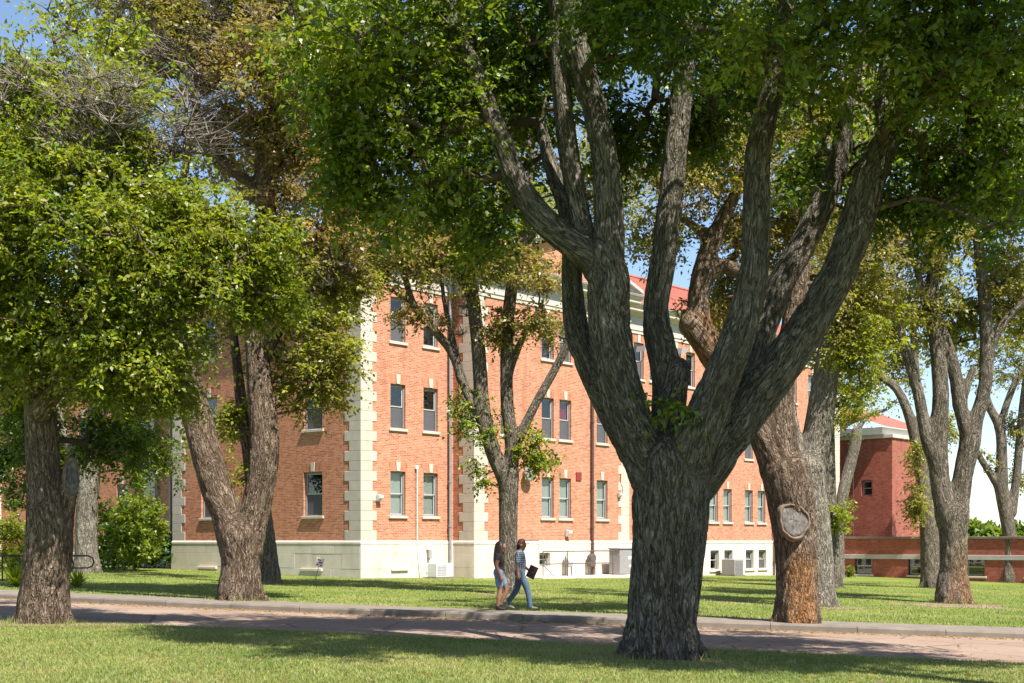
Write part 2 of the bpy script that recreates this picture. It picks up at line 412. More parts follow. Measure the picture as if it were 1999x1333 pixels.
def sheet(name, xs, ylo, yhi, ny, off, mat, zfun=None):
    xs = np.asarray(xs, float); V = []; n = len(xs)
    lo = ylo(xs); hi = yhi(xs)
    T = np.linspace(0, 1, ny)[:, None]**1.6
    Y = lo[None]*(1-T) + hi[None]*T; X = np.repeat(xs[None], ny, 0)
    Z = G(X, Y) + off
    if zfun: Z = Z + zfun(X, Y)
    V = np.stack([X, Y, Z], -1).reshape(-1, 3)
    i = np.arange(ny-1)[:, None]*n + np.arange(n-1)[None]
    Fc = np.stack([i, i+1, i+n+1, i+n], -1).reshape(-1, 4)
    return link(name, np_mesh(name, V, Fc, mat, True))
XS = np.linspace(-70, 70, 141)
big = MB(); big.box(-2500, 2500, -300, 4500, -3.4, -2.0)
o = big.build('ground', M['lawn']); tag(o, 'flat green land reaching away to the horizon behind the buildings', None, kind='structure')
o = sheet('lawn', np.linspace(-70, 70, 141), lambda x: 0*x-30, lambda x: near_y(x), 60, 0.03, M['lawn']); tag(o, 'sunlit foreground lawn in front of the road', None, kind='structure')
o = sheet('road', XS, lambda x: near_y(x)-.3, lambda x: kerb_y(x)+.05, 12, 0.0, M['road']); tag(o, 'pinkish tan road crossing in front of the lawn', None, kind='structure')
SW = 2.1
o = sheet('pavement', XS, lambda x: kerb_y(x)+.17, lambda x: kerb_y(x)+SW, 5, 0.128, M['concrete']); tag(o, 'narrow grey concrete pavement behind the kerb', None, kind='structure')
def dome(x, y): return np.where(y > 60, 0, 0) * 0.0 - .10*np.clip((y-75)/60, 0, 3)
o = sheet('back_lawn', np.linspace(-90, 90, 181), lambda x: kerb_y(x)+SW-.02, lambda x: 0*x+200, 70, LAWN, M['lawn'], dome); tag(o, 'shaded green lawn between the pavement and the brick building', None, kind='structure')
# kerb: separate cast lengths
kr = tag(link('kerb'), 'long grey concrete kerb of separate lengths along the far side of the road', None, kind='structure')
x = -40.0
while x < 30:
    L = 1.83; x1 = x+L-.012
    y0, y1 = float(kerb_y(x)), float(kerb_y(x1)); j = random.uniform(-.006, .006)
    b = MB(); H0, H1 = .14+j, .14+j+random.uniform(-.004,.004)
    z0, z1 = float(G(x, y0)), float(G(x1, y1))
    prof = [(0,-.15), (.012, .10), (.035, .14), (.18, .145), (.18, -.15)]
    vs = [(x, y0+p, z0+q+(j if q > 0 else 0)) for p, q in prof] + [(x1, y1+p, z1+q+(j if q > 0 else 0)) for p, q in prof]
    n = 5; b.add(vs, [tuple(range(n))[::-1], tuple(range(n, 2*n))] + [(i, (i+1) % n, n+(i+1) % n, n+i) for i in range(n)])
    b.build('kerb_stone', M['concrete'], kr); x += L

# grass blades: real blades over the lawns
def grass(name, n, ylo, yhi, xl, hgt, wid, off, label, seed, ymax=None):
    r = np.random.default_rng(seed)
    u = r.random(n*3); y = ylo + (yhi-ylo)*u**1.35
    x = (r.random(n*3)*2-1)*xl*y
    if name == 'lawn_grass': ok = y < near_y(x) - .02 + .12*r.random(len(x))
    else: ok = (y > kerb_y(x)+SW-.08*r.random(len(x)))
    if name != 'lawn_grass':
        c = np.array([-6.56, 57.8]); lx = (x-c[0])*BU[0] + (y-c[1])*BU[1]; ly = (x-c[0])*BV[0] + (y-c[1])*BV[1]
        ok &= ~((lx > -.1) & (ly > -1.5))
    x, y = x[ok][:n], y[ok][:n]; m = len(x)
    cl = fbm(np.stack([x*1.1, y*1.1, 0*x], 1), 3, seed)
    h = hgt*(.55+.9*r.random(m))*(1+.35*cl); w = wid*(.7+.6*r.random(m))
    a = r.random(m)*2*np.pi; lean = r.normal(0, .45, (m, 2))*h[:, None]
    z = G(x, y)+off - .004
    if name != 'lawn_grass': z = z + dome(x, y)
    p = np.stack([x, y, z], 1); dx = np.stack([np.cos(a)*w, np.sin(a)*w, 0*a], 1)
    tip = p + np.stack([lean[:, 0], lean[:, 1], h], 1)
    V = np.stack([p-dx, p+dx, tip], 1).reshape(-1, 3)
    o = link(name, np_mesh(name, V, np.arange(3*m).reshape(-1, 3), M['blade'], fattrs={'vary': r.random(m)}))
    tag(o, label, 'grass', kind='stuff')
BTH = math.radians(48.5); BU = (math.cos(BTH), math.sin(BTH)); BV = (-math.sin(BTH), math.cos(BTH))
grass('lawn_grass', 185000, 14.6, 31.0, .43, .037, .0078, .03, 'short mown grass blades of the foreground lawn', 3)
grass('back_grass', 80000, 30.0, 74.0, .42, .045, .014, LAWN, 'mown grass blades of the lawn under the trees by the building', 4)

# ------------------------------------------------------------------ the brick building (local frame: x along the sunny facade, y along the end wall, origin at the quoined corner)
BO = Vector((-6.56, 57.8, 0))
bld = link('brick_building', None, None, BO, (0, 0, BTH))
tag(bld, 'long three storey orange brick building with pale stone quoins and red tiled roof', 'building')
def b_world(x, y, z): return Vector((BO.x + x*BU[0] + y*BV[0], BO.y + x*BU[1] + y*BV[1], z))

def wall_mesh(name, parent, mat, axis, s0, s1, z0, z1, plane, ops=(), reveal=.14, sgn=1):
    """wall in the plane x=plane (axis 'y') or y=plane (axis 'x'); s runs along the wall; ops = (s centre, width, z bottom, z top)"""
    S = sorted({s0, s1, *[c-w/2 for c, w, a, b in ops], *[c+w/2 for c, w, a, b in ops]}); Z = sorted({z0, z1, *[a for c, w, a, b in ops], *[b for c, w, a, b in ops]})
    def P(s, z, d): return (s, plane+sgn*d, z) if axis == 'x' else (plane+sgn*d, s, z)
    b = MB()
    for i in range(len(S)-1):
        for j in range(len(Z)-1):
            cs, cz = (S[i]+S[i+1])/2, (Z[j]+Z[j+1])/2
            if any(abs(cs-c) < w/2 and a < cz < t for c, w, a, t in ops): continue
            b.add([P(S[i],Z[j],0), P(S[i+1],Z[j],0), P(S[i+1],Z[j+1],0), P(S[i],Z[j+1],0)], [(0,1,2,3)])
    for c, w, a, t in ops:
        l, r = c-w/2, c+w/2
        for q in (((l,a),(l,t)), ((r,a),(r,t)), ((l,a),(r,a)), ((l,t),(r,t))):
            (sa, za), (sb, zb) = q
            b.add([P(sa,za,0), P(sb,zb,0), P(sb,zb,reveal+.1), P(sa,za,reveal+.1)], [(0,1,2,3)])
    return b.build(name, mat, parent)

_wcache = {}
def window(parent, axis, plane, s, zb, zt, w, fill=('dark', 'screen'), key=True, sill=True, sillmat='stone', arch=True, sgn=1, rev=.13, frame='frame', label=None):
    """a double hung sash window as a part: window(frame) > upper_sash, lower_sash, pane x2, blind, sill, keystone, flat_arch"""
    h = zt-zb; ck = (round(w,3), round(h,3), frame, rev)
    if ck not in _wcache:
        f = MB(); fw = .075
        f.box(-w/2, -w/2+fw, rev-.03, rev+.10, 0, h); f.box(w/2-fw, w/2, rev-.03, rev+.10, 0, h)
        f.box(-w/2+fw, w/2-fw, rev-.03, rev+.10, h-fw, h); f.box(-w/2+fw, w/2-fw, rev-.03, rev+.10, 0, fw*.7)
        us, ls = MB(), MB(); iw = w/2-fw; m = h*.5; t = .045
        for b_, z0, z1, y0, y1 in ((us, m-.02, h-fw, rev+.01, rev+.04), (ls, fw*.7, m+.025, rev+.045, rev+.075)):
            b_.box(-iw, -iw+t, y0, y1, z0, z1); b_.box(iw-t, iw, y0, y1, z0, z1)
            b_.box(-iw+t, iw-t, y0, y1, z0, z0+t); b_.box(-iw+t, iw-t, y0, y1, z1-t, z1)
        pu = MB().box(-iw+t, iw-t, rev+.022, rev+.028, m-.02+t, h-fw-t); pl = MB().box(-iw+t, iw-t, rev+.057, rev+.063, fw*.7+t, m+.025-t)
        room = MB().box(-w/2, w/2, rev+.45, rev+.47, -.05, h+.05)  # near-black boards paint the shade of the unlit room behind the glass
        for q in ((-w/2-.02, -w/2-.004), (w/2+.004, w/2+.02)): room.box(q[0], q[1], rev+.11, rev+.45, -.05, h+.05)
        upb = MB().box(-iw, iw, rev+.12, rev+.125, m, h-.02); lob = MB().box(-iw, iw, rev+.12, rev+.125, .02, m-.004)
        scr = MB().box(-iw+.01, iw-.01, rev+.034, rev+.040, fw*.7+.01, m-.03)
        _wcache[ck] = dict(f=f.mesh('window', M[frame]), us=us.mesh('upper_sash', M['frame_light']), ls=ls.mesh('lower_sash', M['frame_light']), pu=pu.mesh('pane', M['glass']), pl=pl.mesh('pane', M['glass']),
                           room=room.mesh('room_shade_board', M['dark']), upb={k: upb.mesh('blind', M[k]) for k in ('blind', 'curtain_red')}, lob={k: lob.mesh('blind', M[k]) for k in ('blind', 'curtain_red')}, scr=scr.mesh('insect_screen', M['screen']))
    c = _wcache[ck]
    if axis == 'x': loc, rot = (s, plane, zb), (0, 0, 0 if sgn == 1 else math.pi)
    else: loc, rot = (plane, s, zb), (0, 0, -math.pi/2 if sgn == 1 else math.pi/2)
    o = link('window', c['f'], parent, loc, rot)
    if label: o['label'] = label
    link('upper_sash', c['us'], o); link('lower_sash', c['ls'], o); link('pane', c['pu'], o); link('pane', c['pl'], o); link('room_shade_board', c['room'], o)
    if fill[0] in c['upb']: link('blind', c['upb'][fill[0]], o)
    if fill[1] in c['lob']: link('blind', c['lob'][fill[1]], o)
    if fill[1] == 'screen': link('insect_screen', c['scr'], o)
    k2 = ('x', round(w,3), round(h,3), sillmat)
    if k2 not in _wcache:
        _wcache[k2] = dict(sill=MB().bbox(-w/2-.11, w/2+.11, -.075, rev-.032, -.125, -.003, .012).mesh('sill', M[sillmat]),
                           key=MB().prism([(-.10, h+.02), (.10, h+.02), (.135, h+.43), (-.135, h+.43)], 'y', -.035, .05).mesh('keystone', M['stone']))
    if sill: link('sill', _wcache[k2]['sill'], o)
    if key: link('keystone', _wcache[k2]['key'], o)
    return o

SILLS = [2.98, 6.87, 10.74]; WH = 1.98
rw = random.Random(5)
fills = {0: [('blind', 'blind'), ('blind', 'blind'), ('dark', 'blind')], 1: [('dark', 'screen'), ('dark', 'screen')], 2: [('dark', 'screen'), ('dark', 'dark'), ('blind', 'screen')]}
Z0, ZB, ZT = -1.2, 1.80, 13.2
Bp = -1.346; BX0, BX1, CX1, LY1 = 5.755, 17.66, 43.4, 14.05
w_end = [3.2, 7.1, 11.0]; w_a = [2.22, 4.28]; w_b = [8.03, 11.02, 12.38, 15.37]
w_c = [20.4, 21.9, 24.0, 25.45, 27.9, 29.4, 31.8, 33.3, 35.7, 37.2, 39.6, 41.1]
def ops(cs, w): return [(c, w, z, z+WH) for c in cs for z in SILLS]
ops_end = ops(w_end, 1.3); ops_a = ops(w_a, .92); ops_b = ops(w_b, .92); ops_c = ops(w_c, .92)
wall_mesh('end_wall', bld, M['brick'], 'y', 0, LY1, ZB-.1, ZT, 0.0, ops_end)
wall_mesh('front_wall', bld, M['brick'], 'x', 0, BX0, ZB-.1, ZT, 0.0, ops_a)
wall_mesh('pavilion_side_wall', bld, M['brick'], 'y', Bp, 0, ZB-.1, ZT, BX0, [(-.78, .34, 9.05, 9.3)])
wall_mesh('pavilion_wall', bld, M['brick'], 'x', BX0, BX1, ZB-.1, ZT, Bp, ops_b)
wall_mesh('pavilion_far_side_wall', bld, M['brick'], 'y', Bp, 0, ZB-.1, ZT, BX1, sgn=-1)
wall_mesh('front_wall', bld, M['brick'], 'x', BX1, CX1, ZB-.1, ZT, 0.0, ops_c)
wall_mesh('far_end_wall', bld, M['brick'], 'y', 0, LY1, Z0, ZT, CX1, sgn=-1)
wall_mesh('back_wall', bld, M['brick'], 'x', 0, CX1, Z0, ZT, LY1, sgn=-1)
for axis, plane, cs, w in (('y', 0.0, w_end, 1.3), ('x', 0.0, w_a, .92), ('x', Bp, w_b, .92), ('x', 0.0, w_c, .92)):
    for fl, z in enumerate(SILLS):
        for i, s in enumerate(cs):
            f = rw.choice(fills[fl]); lab = None
            if axis == 'y': f = ('dark', 'screen')
            if fl == 0 and axis == 'x': f = ('blind', 'blind')
            if plane == Bp and fl == 1 and i in (2, 3): f = ('curtain_red', 'screen')
            window(bld, axis, plane, s, z, z+WH, w, f, label=lab)
# brick flat arches over the openings, 4 mm proud
for axis, plane, cs, w in (('y', 0.0, w_end, 1.3), ('x', 0.0, w_a, .92), ('x', Bp, w_b, .92), ('x', 0.0, w_c, .92)):
    for z in SILLS:
        for s in cs:
            for q in (-1, 1):
                poly = [(s+q*.137, z+WH+.001), (s+q*(w/2), z+WH+.001), (s+q*(w/2+.14), z+WH+.40), (s+q*.137, z+WH+.40)]
                b = MB(); b.prism(poly, 'y' if axis == 'x' else 'x', plane-.006, plane+.04)
                b.build('flat_arch', M['brick_soldier'], bld)

# quoin stones
QH = .435
def quoin(x, y, sx, sy, z, lx, ly):
    b = MB(); p = .022
    x0, x1 = (x-p*1, x+lx) if sx > 0 else (x-lx, x+p); y0, y1 = (y-p, y+ly) if sy > 0 else (y-ly, y+p)
    b.bbox(x0, x1, y0, y1, z+.004, z+QH-.004, .010).build('quoin_stone', M['stone'], bld)
nq = int((ZT-1.87)/QH)
for k in range(nq):
    z = 1.87 + k*QH; lg = k % 2 == 0
    quoin(0, 0, 1, 1, z, .92 if lg else .68, 1.05 if lg else .74)
    quoin(0, LY1, 1, -1, z, .92, 1.05 if lg else .74)
    quoin(BX0, Bp, 1, 1, z, .92 if lg else .68, .95 if lg else .70)
    quoin(BX1, Bp, -1, 1, z, .92 if lg else .68, .95 if lg else .70)
    quoin(CX1, 0, -1, 1, z, .92 if lg else .68, .95 if lg else .70)

# mitred mouldings that follow the wall line
PATH = [(0, LY1+3), (0, 0), (BX0, 0), (BX0, Bp), (BX1, Bp), (BX1, 0), (CX1, 0), (CX1, LY1)]
def offset_path(path, d):
    out = []
    n = len(path)
    def nrm(a, b):
        tx, ty = b[0]-a[0], b[1]-a[1]; l = math.hypot(tx, ty); return (ty/l, -tx/l)
    for i, p in enumerate(path):
        ns = []
        if i > 0: ns.append(nrm(path[i-1], p))
        if i < n-1: ns.append(nrm(p, path[i+1]))
        ox = sum(a for a, b in ns) if len(ns) == 2 and abs(ns[0][0]*ns[1][0]+ns[0][1]*ns[1][1]) < .5 else ns[0][0]
        oy = sum(b for a, b in ns) if len(ns) == 2 and abs(ns[0][0]*ns[1][0]+ns[0][1]*ns[1][1]) < .5 else ns[0][1]
        out.append((p[0]-ox*d*-1, p[1]-oy*d*-1))
    return out
def sweep(name, path, prof, mat, parent=bld):
    """closed profile (outward offset, z) swept along the wall line; outward is to the left of travel reversed, checked by sign"""
    b = MB(); n = len(prof); vs = []
    cols = [offset_path(path, SGN*d) for d, z in prof]
    for i in range(len(path)):
        for k, (d, z) in enumerate(prof): vs.append((cols[k][i][0], cols[k][i][1], z))
    fs = [(i*n+k, i*n+(k+1) % n, (i+1)*n+(k+1) % n, (i+1)*n+k) for i in range(len(path)-1) for k in range(n)]
    fs += [tuple(range(n))[::-1], tuple(range((len(path)-1)*n, len(path)*n))]
    b.add(vs, fs); return b.build(name, mat, parent)
# outward of (0,0)->(5,0) is -y : nrm((0,0),(1,0)) = (0,-1) -> SGN = +1
SGN = 1
P0 = [(0, LY1), (0, 0), (BX0, 0), (BX0, Bp), (BX1, Bp), (BX1, 0), (CX1, 0), (CX1, LY1)]
sweep('ledge', P0, [(-.02, 1.70), (.075, 1.70), (.085, 1.72), (.085, 1.80), (.028, 1.868), (-.02, 1.868)], M['plinth'])
sweep('architrave', P0, [(-.02, ZT), (.05, ZT), (.05, ZT+.16), (.09, ZT+.18), (.09, ZT+.26), (-.02, ZT+.26)], M['stone'])
sweep('frieze', P0, [(-.02, ZT+.262), (.035, ZT+.262), (.035, ZT+.95), (-.02, ZT+.95)], M['entab'])  # greyer than its neighbours: the eave's shade is put into the colour
sweep('cornice', P0, [(-.02, ZT+.952), (.10, ZT+.952), (.14, ZT+1.06), (.42, ZT+1.10), (.46, ZT+1.16), (.46, ZT+1.28), (.56, ZT+1.40), (.56, ZT+1.46), (-.02, ZT+1.46)], M['stone'])
ZE = ZT + 1.465
sweep('gutter', P0, [(.30, ZE), (.60, ZE), (.64, ZE+.10), (.60, ZE+.12), (.30, ZE+.06)], M['entab'])
# foundation stones of the plinth (end wall, corner block, pavilion)
def stones(axis, plane, s0, s1, rows, lens, sgn=1, out=.07):
    for r, (za, zb_) in enumerate(rows):
        s = s0; k = r
        while s < s1-.01:
            L = lens[k % len(lens)]; e = min(s+L, s1)
            if s1-e < .35: e = s1
            j = random.uniform(-.004, .004)
            b = MB()
            lo, hi = (plane-out+j, plane+.02) if sgn == 1 else (plane-.02, plane+out+j)
            if axis == 'x': b.bbox(s+.003, e-.003, lo, hi, za+.003, zb_-.003, .006)
            else: b.bbox(lo, hi, s+.003, e-.003, za+.003, zb_-.003, .006)
            b.build('foundation_stone', M['plinth'], bld); s = e; k += 1
rows = [(-1.2, .15), (.15, .62), (.62, 1.28), (1.28, 1.699)]
stones('y', 0.0, 0.0, LY1+.07, rows, [1.5, 1.9, 1.2, 1.7])
stones('x', 0.0, -.07, BX0, rows, [1.7, 2.3, 1.4])
stones('y', BX0, Bp, -.07, rows, [1.4])
stones('x', Bp, BX0-.07, 9.9, rows, [2.1, 1.6])
wall_mesh('plinth_wall', bld, M['plinth'], 'x', 9.9, BX1+.07, Z0, 1.699, Bp-.068, [(10.72, .82, .62, 1.28), (10.72, .9, -.25, .05)], .2)
stones('y', BX1, Bp, 0, [(-1.6, .62), (.62, 1.699)], [1.4], -1)
ops_bc = [(c, .92, .15, 1.30) for c in w_c]
wall_mesh('plinth_wall', bld, M['plinth'], 'x', BX1+.07, CX1, -2.2, 1.699, -.065, ops_bc, .16)
for c in w_c:
    window(bld, 'x', -.065, c, .15, 1.30, .92, ('blind', 'screen') if c > 28 else ('dark', 'dark'), key=False, sillmat='plinth', rev=.16)
window(bld, 'x', Bp-.068, 10.72, .62, 1.28, .82, ('dark', 'dark'), key=False, sill=False, rev=.2)
for s in (3.2, 11.0): MB().bbox(-.17, -.072, s-.75, s+.75, .50, .62, .012).build('basement_sill', M['plinth'], bld)
MB().bbox(1.72, 2.75, -.15, -.072, .52, .62, .012).build('basement_sill', M['plinth'], bld)

# pavilion pediment: brick tympanum, raking cornices, tiled gable behind
PX = (BX0+BX1)/2; RISE = 2.05
tp = MB(); tp.prism([(BX0-.1, ZE+.02), (BX1+.1, ZE+.02), (PX, ZE+RISE)], 'y', Bp-.02, Bp+.25); tp.build('tympanum', M['brick'], bld)
for q in (-1, 1):
    xe = BX0-.62 if q < 0 else BX1+.62
    dx, dz = PX-xe, RISE+.12; L = math.hypot(dx, dz); nx, nz = -dz/L*(1 if q < 0 else -1), abs(dx)/L
    prof_t = [(0, 0), (.0, .16), (.12, .34)]
    b = MB()
    def pt(t, up, y): return (xe+dx*t, y, ZE+.03+dz*t+up)
    for y0, y1, u0, u1 in ((Bp-.30, Bp+.3, 0, .18), (Bp-.52, Bp+.3, .182, .36)):
        vs = [pt(0, u0, y0), pt(1, u0, y0), pt(1, u1, y0), pt(0, u1, y0), pt(0, u0, y1), pt(1, u0, y1), pt(1, u1, y1), pt(0, u1, y1)]
        b.add(vs, [(0,1,2,3), (7,6,5,4), (0,4,5,1), (1,5,6,2), (2,6,7,3), (3,7,4,0)])
    b.build('raking_cornice', M['entab'], bld)
    g = MB(); vs = [pt(0, .37, Bp-.5), pt(1, .37, Bp-.5), pt(1, .37, 7.2), pt(0, .37, 7.2)]; g.add(vs, [(0,1,2,3)])
    g.build('gable_roof', M['roof'], bld)
# small arched vents in the tympanum
for s in (PX-.55, PX+.55):
    b = MB(); b.prism([(s-.14, ZE+.62), (s+.14, ZE+.62), (s+.14, ZE+.86), (s+.1, ZE+.96), (s, ZE+1.0), (s-.1, ZE+.96), (s-.14, ZE+.86)], 'y', Bp-.05, Bp-.022); b.build('tympanum_vent', M['dark'], bld)
# main hipped roof, laid in stepped tile courses
def hip_roof(x0, x1, y0, y1, ze, zr, parent, mat, n=20):
    b = MB(); hw = (y1-y0)/2
    for k in range(n):
        a, c = k/n, (k+1)/n
        i0, i1 = hw*a, hw*c; za, zc = ze+(zr-ze)*a+.035, ze+(zr-ze)*c
        A = [(x0+i0, y0+i0, za), (x1-i0, y0+i0, za), (x1-i0, y1-i0, za), (x0+i0, y1-i0, za)]
        C = [(x0+i1, y0+i1, zc), (x1-i1, y0+i1, zc), (x1-i1, y1-i1, zc), (x0+i1, y1-i1, zc)]
        Lw = [(p[0], p[1], p[2]-.035) for p in A]
        for e in range(4):
            f = (e+1) % 4
            b.add([A[e], A[f], C[f], C[e]], [(0,1,2,3)]); b.add([Lw[e], Lw[f], A[f], A[e]], [(0,1,2,3)])
    return b.build('roof', mat, parent)
rf = hip_roof(-.62, CX1+.62, -.62, LY1+.62, ZE+.05, ZE+3.9, bld, M['roof'])
rd = MB(); rd.tube([(7.0, LY1/2, ZE+3.93), (CX1-7.0, LY1/2, ZE+3.93)], .14, 8); rd.build('ridge_tiles', M['roof'], rf)

# recessed wing beyond the end wall
DX = 1.6
wD = [21.2, 25.2, 29.2]
wall_mesh('wing_wall', bld, M['brick'], 'y', LY1, 46, -1.2, ZT+.4, DX, [(c, 1.1, z, z+WH) for c in wD for z in SILLS])
for z in SILLS:
    for s in wD: window(bld, 'y', DX, s, z, z+WH, 1.1, ('dark', 'screen'))
for k in range(int((ZT-1.2)/QH)):
    z = 1.2+k*QH
    MB().bbox(DX-.25, DX+.1, 17.7, 19.0, z+.004, z+QH-.004, .01).build('pier_stone', M['stone'], bld)
MB().bbox(DX-.30, DX+.1, LY1+.02, 31, -1.2, 1.2, .02).build('wing_plinth', M['plinth'], bld)
wr = MB(); wr.add([(DX-.6, LY1, ZE), (DX-.6, 46, ZE), (DX+7, 46, ZE+3.6), (DX+7, LY1, ZE+3.6)], [(0,1,2,3)]); wr.build('wing_roof', M['roof'], bld)
MB().box(DX-.45, DX+.02, LY1+.6, 46, ZT+.3, ZE-.01).build('wing_cornice', M['entab'], bld)
# pale entrance porch at the far left
pr = MB(); pr.box(-.6, DX+.02, 34.6, 40, -1.2, 7.2); pr.build('porch_wall', M['stone'], bld)
for s in (35.2, 36.9, 38.6):
    MB().lathe([(.42, 0), (.42, .2), (.34, .25), (.33, 2.5), (.29, 5.2), (.36, 5.3), (.42, 5.5)], 18, (-1.25, s, .9)).build('porch_column', M['stone'], bld, smooth=False)
MB().bbox(-1.9, -.602, 34.4, 40, 6.4, 7.4, .03).build('porch_entablature', M['stone'], bld)
MB().bbox(-1.9, -.602, 34.4, 40, -.6, .9, .03).build('porch_step', M['concrete'], bld)

# pipes and fittings on the walls
def downpipe(parent, pts, mat, r=.07, clips=()):
    o = MB().tube(pts, r, 10).build('downpipe', mat, parent)
    for p in clips: MB().lathe([(r+.025, -.05), (r+.025, .05)], 10, p).build('pipe_collar', mat, o)
zg = lambda x, y: float(G(*b_world(x, y, 0).xy)) + LAWN
def dp(x, y, mat, top=ZT+.9, r=.07):
    downpipe(bld, [(x, y, zg(x, y)-.1), (x, y, top-1.2), (x, y-.0, top)], mat, r, [(x, y, z) for z in (.55, 2.55, 4.6, 7.9, 10.9)])
dp(5.40, -.16, M['pipe_grey']); dp(14.40, Bp-.15, M['pipe_brown']); dp(34.55, -.17, M['pipe_brown'], 3.1, .05)
downpipe(bld, [(DX-.16, 16.4, 1.2), (DX-.16, 16.4, 13)], M['pipe_grey'], .07, [(DX-.16, 16.4, z) for z in (2.6, 6, 9)])
# copper well cover beside the end wall
MB().bbox(-.2, 1.4, LY1+.4, 17.4, 1.2, 1.42, .03).build('copper_apron', M['copper'], bld)
# conduits
MB().tube([(3.32, -.1, 5.15), (3.32, -.1, 1.95), (3.36, -.11, 1.2), (3.5, -.12, zg(3.4,-.3))], .022, 6).build('conduit', M['white'], bld)
MB().bbox(3.24, 3.4, -.12, -.004, 5.1, 5.25, .01).build('junction_box', M['white'], bld)
MB().tube([(9.0, Bp-.05, 1.90), (10.25, Bp-.05, 1.90)], .02, 6).build('conduit', M['rail_metal'], bld)
MB().tube([(10.25, Bp-.09, 1.95), (10.25, Bp-.09, .55)], .018, 6).build('conduit', M['frame_light'], bld)
MB().tube([(16.9, Bp-.03, 5.35), (16.92, Bp-.03, 4.8), (17.05, Bp-.03, 4.7), (17.1, Bp-.03, 4.3)], .015, 6).build('conduit', M['brown_red'], bld)
MB().box(13.2, 13.62, Bp-.05, Bp-.004, 4.9, 5.3).build('louvre', M['brown_red'], bld)
MB().box(BX0-.01, BX0+.06, -.94, -.62, 9.06, 9.29).build('wall_vent', M['dark'], bld)

# ------------------------------------------------------------------ low annex wall and tower on the right
def W2(s, d): # along the annex (away from the facade towards the viewer's right), d towards camera-left side
    return b_world(CX1 + d, -s, 0)
ann = link('brick_annex', None, None, b_world(CX1, 0, 0), (0, 0, BTH))
tag(ann, 'low flat roofed red brick annex with pale bands and three square windows', 'building')
ANL = 22.0; wA = [1.75, 5.55, 9.4, 13.2, 17.0]
zA = -.72
wall_mesh('wall', ann, M['brick_red'], 'y', -ANL, 0, -2.4, 2.0, 0.0, [(-c, 1.25, zA+.35, zA+1.5) for c in wA], .16)
for c in wA: window(ann, 'y', 0.0, -c, zA+.35, zA+1.5, 1.25, ('dark', 'dark'), key=False, frame='black_metal', rev=.16)
MB().bbox(-.06, .02, -ANL, 0, .66, .96, .012).build('stone_band', M['entab'], ann)
MB().bbox(-.09, .4, -ANL, 0, 1.99, 2.14, .012).build('coping', M['concrete'], ann)
MB().box(.05, 12, -ANL, 0, 1.75, 1.95).build('flat_roof', M['concrete'], ann)
tw = link('brick_tower', None, None, b_world(CX1+4.0, -1.9, 0), (0, 0, BTH))
tag(tw, 'red brick tower block with one small square window above the annex', 'building')
def twall(axis, s0, s1, plane, op=(), sgn=1): return wall_mesh('wall', tw, M['brick_red'], axis, s0, s1, 1.9, 9.0, plane, op, .15, sgn)
twall('y', 0, 5.2, 0.0, [(1.9, .85, 5.0, 6.1)]); twall('x', 0, 7, 0.0)
window(tw, 'y', 0.0, 1.9, 5.0, 6.1, .85, ('dark', 'dark'), key=False, frame='brown_red', sillmat='stone', sill=False, rev=.12)
MB().bbox(-.12, 7.1, -.12, 5.2, 8.99, 9.25, .02).build('coping', M['stone'], tw)
fr = MB(); fr.box(-.3, 7.3, .6, 5.4, 9.251, 9.75); fr.build('fascia', M['white'], tw)
rr = MB(); rr.add([(-.6,.2,9.75), (7.8,.2,9.75), (7.8,5,11.6), (-.6,5,11.6), (-.6,9.8,9.75), (7.8,9.8,9.75)], [(0,1,2,3), (3,2,5,4)]); rr.build('roof', M['roof'], tw)
# fire ladder standing against the tower
ld = link('fire_ladder', None, None, b_world(CX1+3.75, 1.2, 0), (0, 0, BTH)); tag(ld, 'dark steel ladder fixed up the shaded side of the red tower', 'ladder')
for s in (-.3, .3): MB().tube([(0, s, 2.0), (0, s, 8.9)], .035, 6).build('rail', M['pipe_brown'], ld)
for k in range(22): MB().tube([(0, -.3, 2.3+k*.3), (0, .3, 2.3+k*.3)], .018, 6).build('rung', M['pipe_brown'], ld)

# ------------------------------------------------------------------ trees: smooth-union trunk surfaces
class Limb:
    def __init__(s, pts, rad, lab=0, twist=0.0):
        s.p = np.array(pts, float); s.r = np.array(rad, float); s.lab = lab; s.twist = twist
        seg = s.p[1:]-s.p[:-1]; s.len = np.linalg.norm(seg, axis=1); s.s0 = np.concatenate([[0], np.cumsum(s.len)])
        t = seg/np.maximum(s.len, 1e-6)[:, None]; s.t = t
        e = np.cross(t[0], [0, 1, 0.1]); e /= np.linalg.norm(e); E = []
        for k in range(len(t)):
            e = e - t[k]*e.dot(t[k]); e /= max(np.linalg.norm(e), 1e-6); E.append(e.copy())
        s.e = np.array(E); s.b = np.cross(t, s.e)

def refine(pts, rad, n=3):
    """Catmull-Rom through the hand-placed points"""
    P = np.array(pts, float); R = np.array(rad, float); m = len(P)
    if m < 3: return P, R
    Q = np.vstack([2*P[0]-P[1], P, 2*P[-1]-P[-2]]); out = []; ro = []
    for i in range(m-1):
        p0, p1, p2, p3 = Q[i:i+4]
        for k in range(n):
            t = k/n
            out.append(.5*((2*p1)+(-p0+p2)*t+(2*p0-5*p1+4*p2-p3)*t*t+(-p0+3*p1-3*p2+p3)*t**3)); ro.append(R[i]*(1-t)+R[i+1]*t)
    out.append(P[-1]); ro.append(R[-1]); return np.array(out), np.array(ro)

def seg_dist(P, limb, k):
    a = limb.p[k]; d = P-a; t = np.clip(d@limb.t[k]/max(limb.len[k], 1e-6), 0, 1)
    q = d - (t*limb.len[k])[:, None]*limb.t[k]
    return np.sqrt((q*q).sum(1)) - (limb.r[k]*(1-t)+limb.r[k+1]*t)

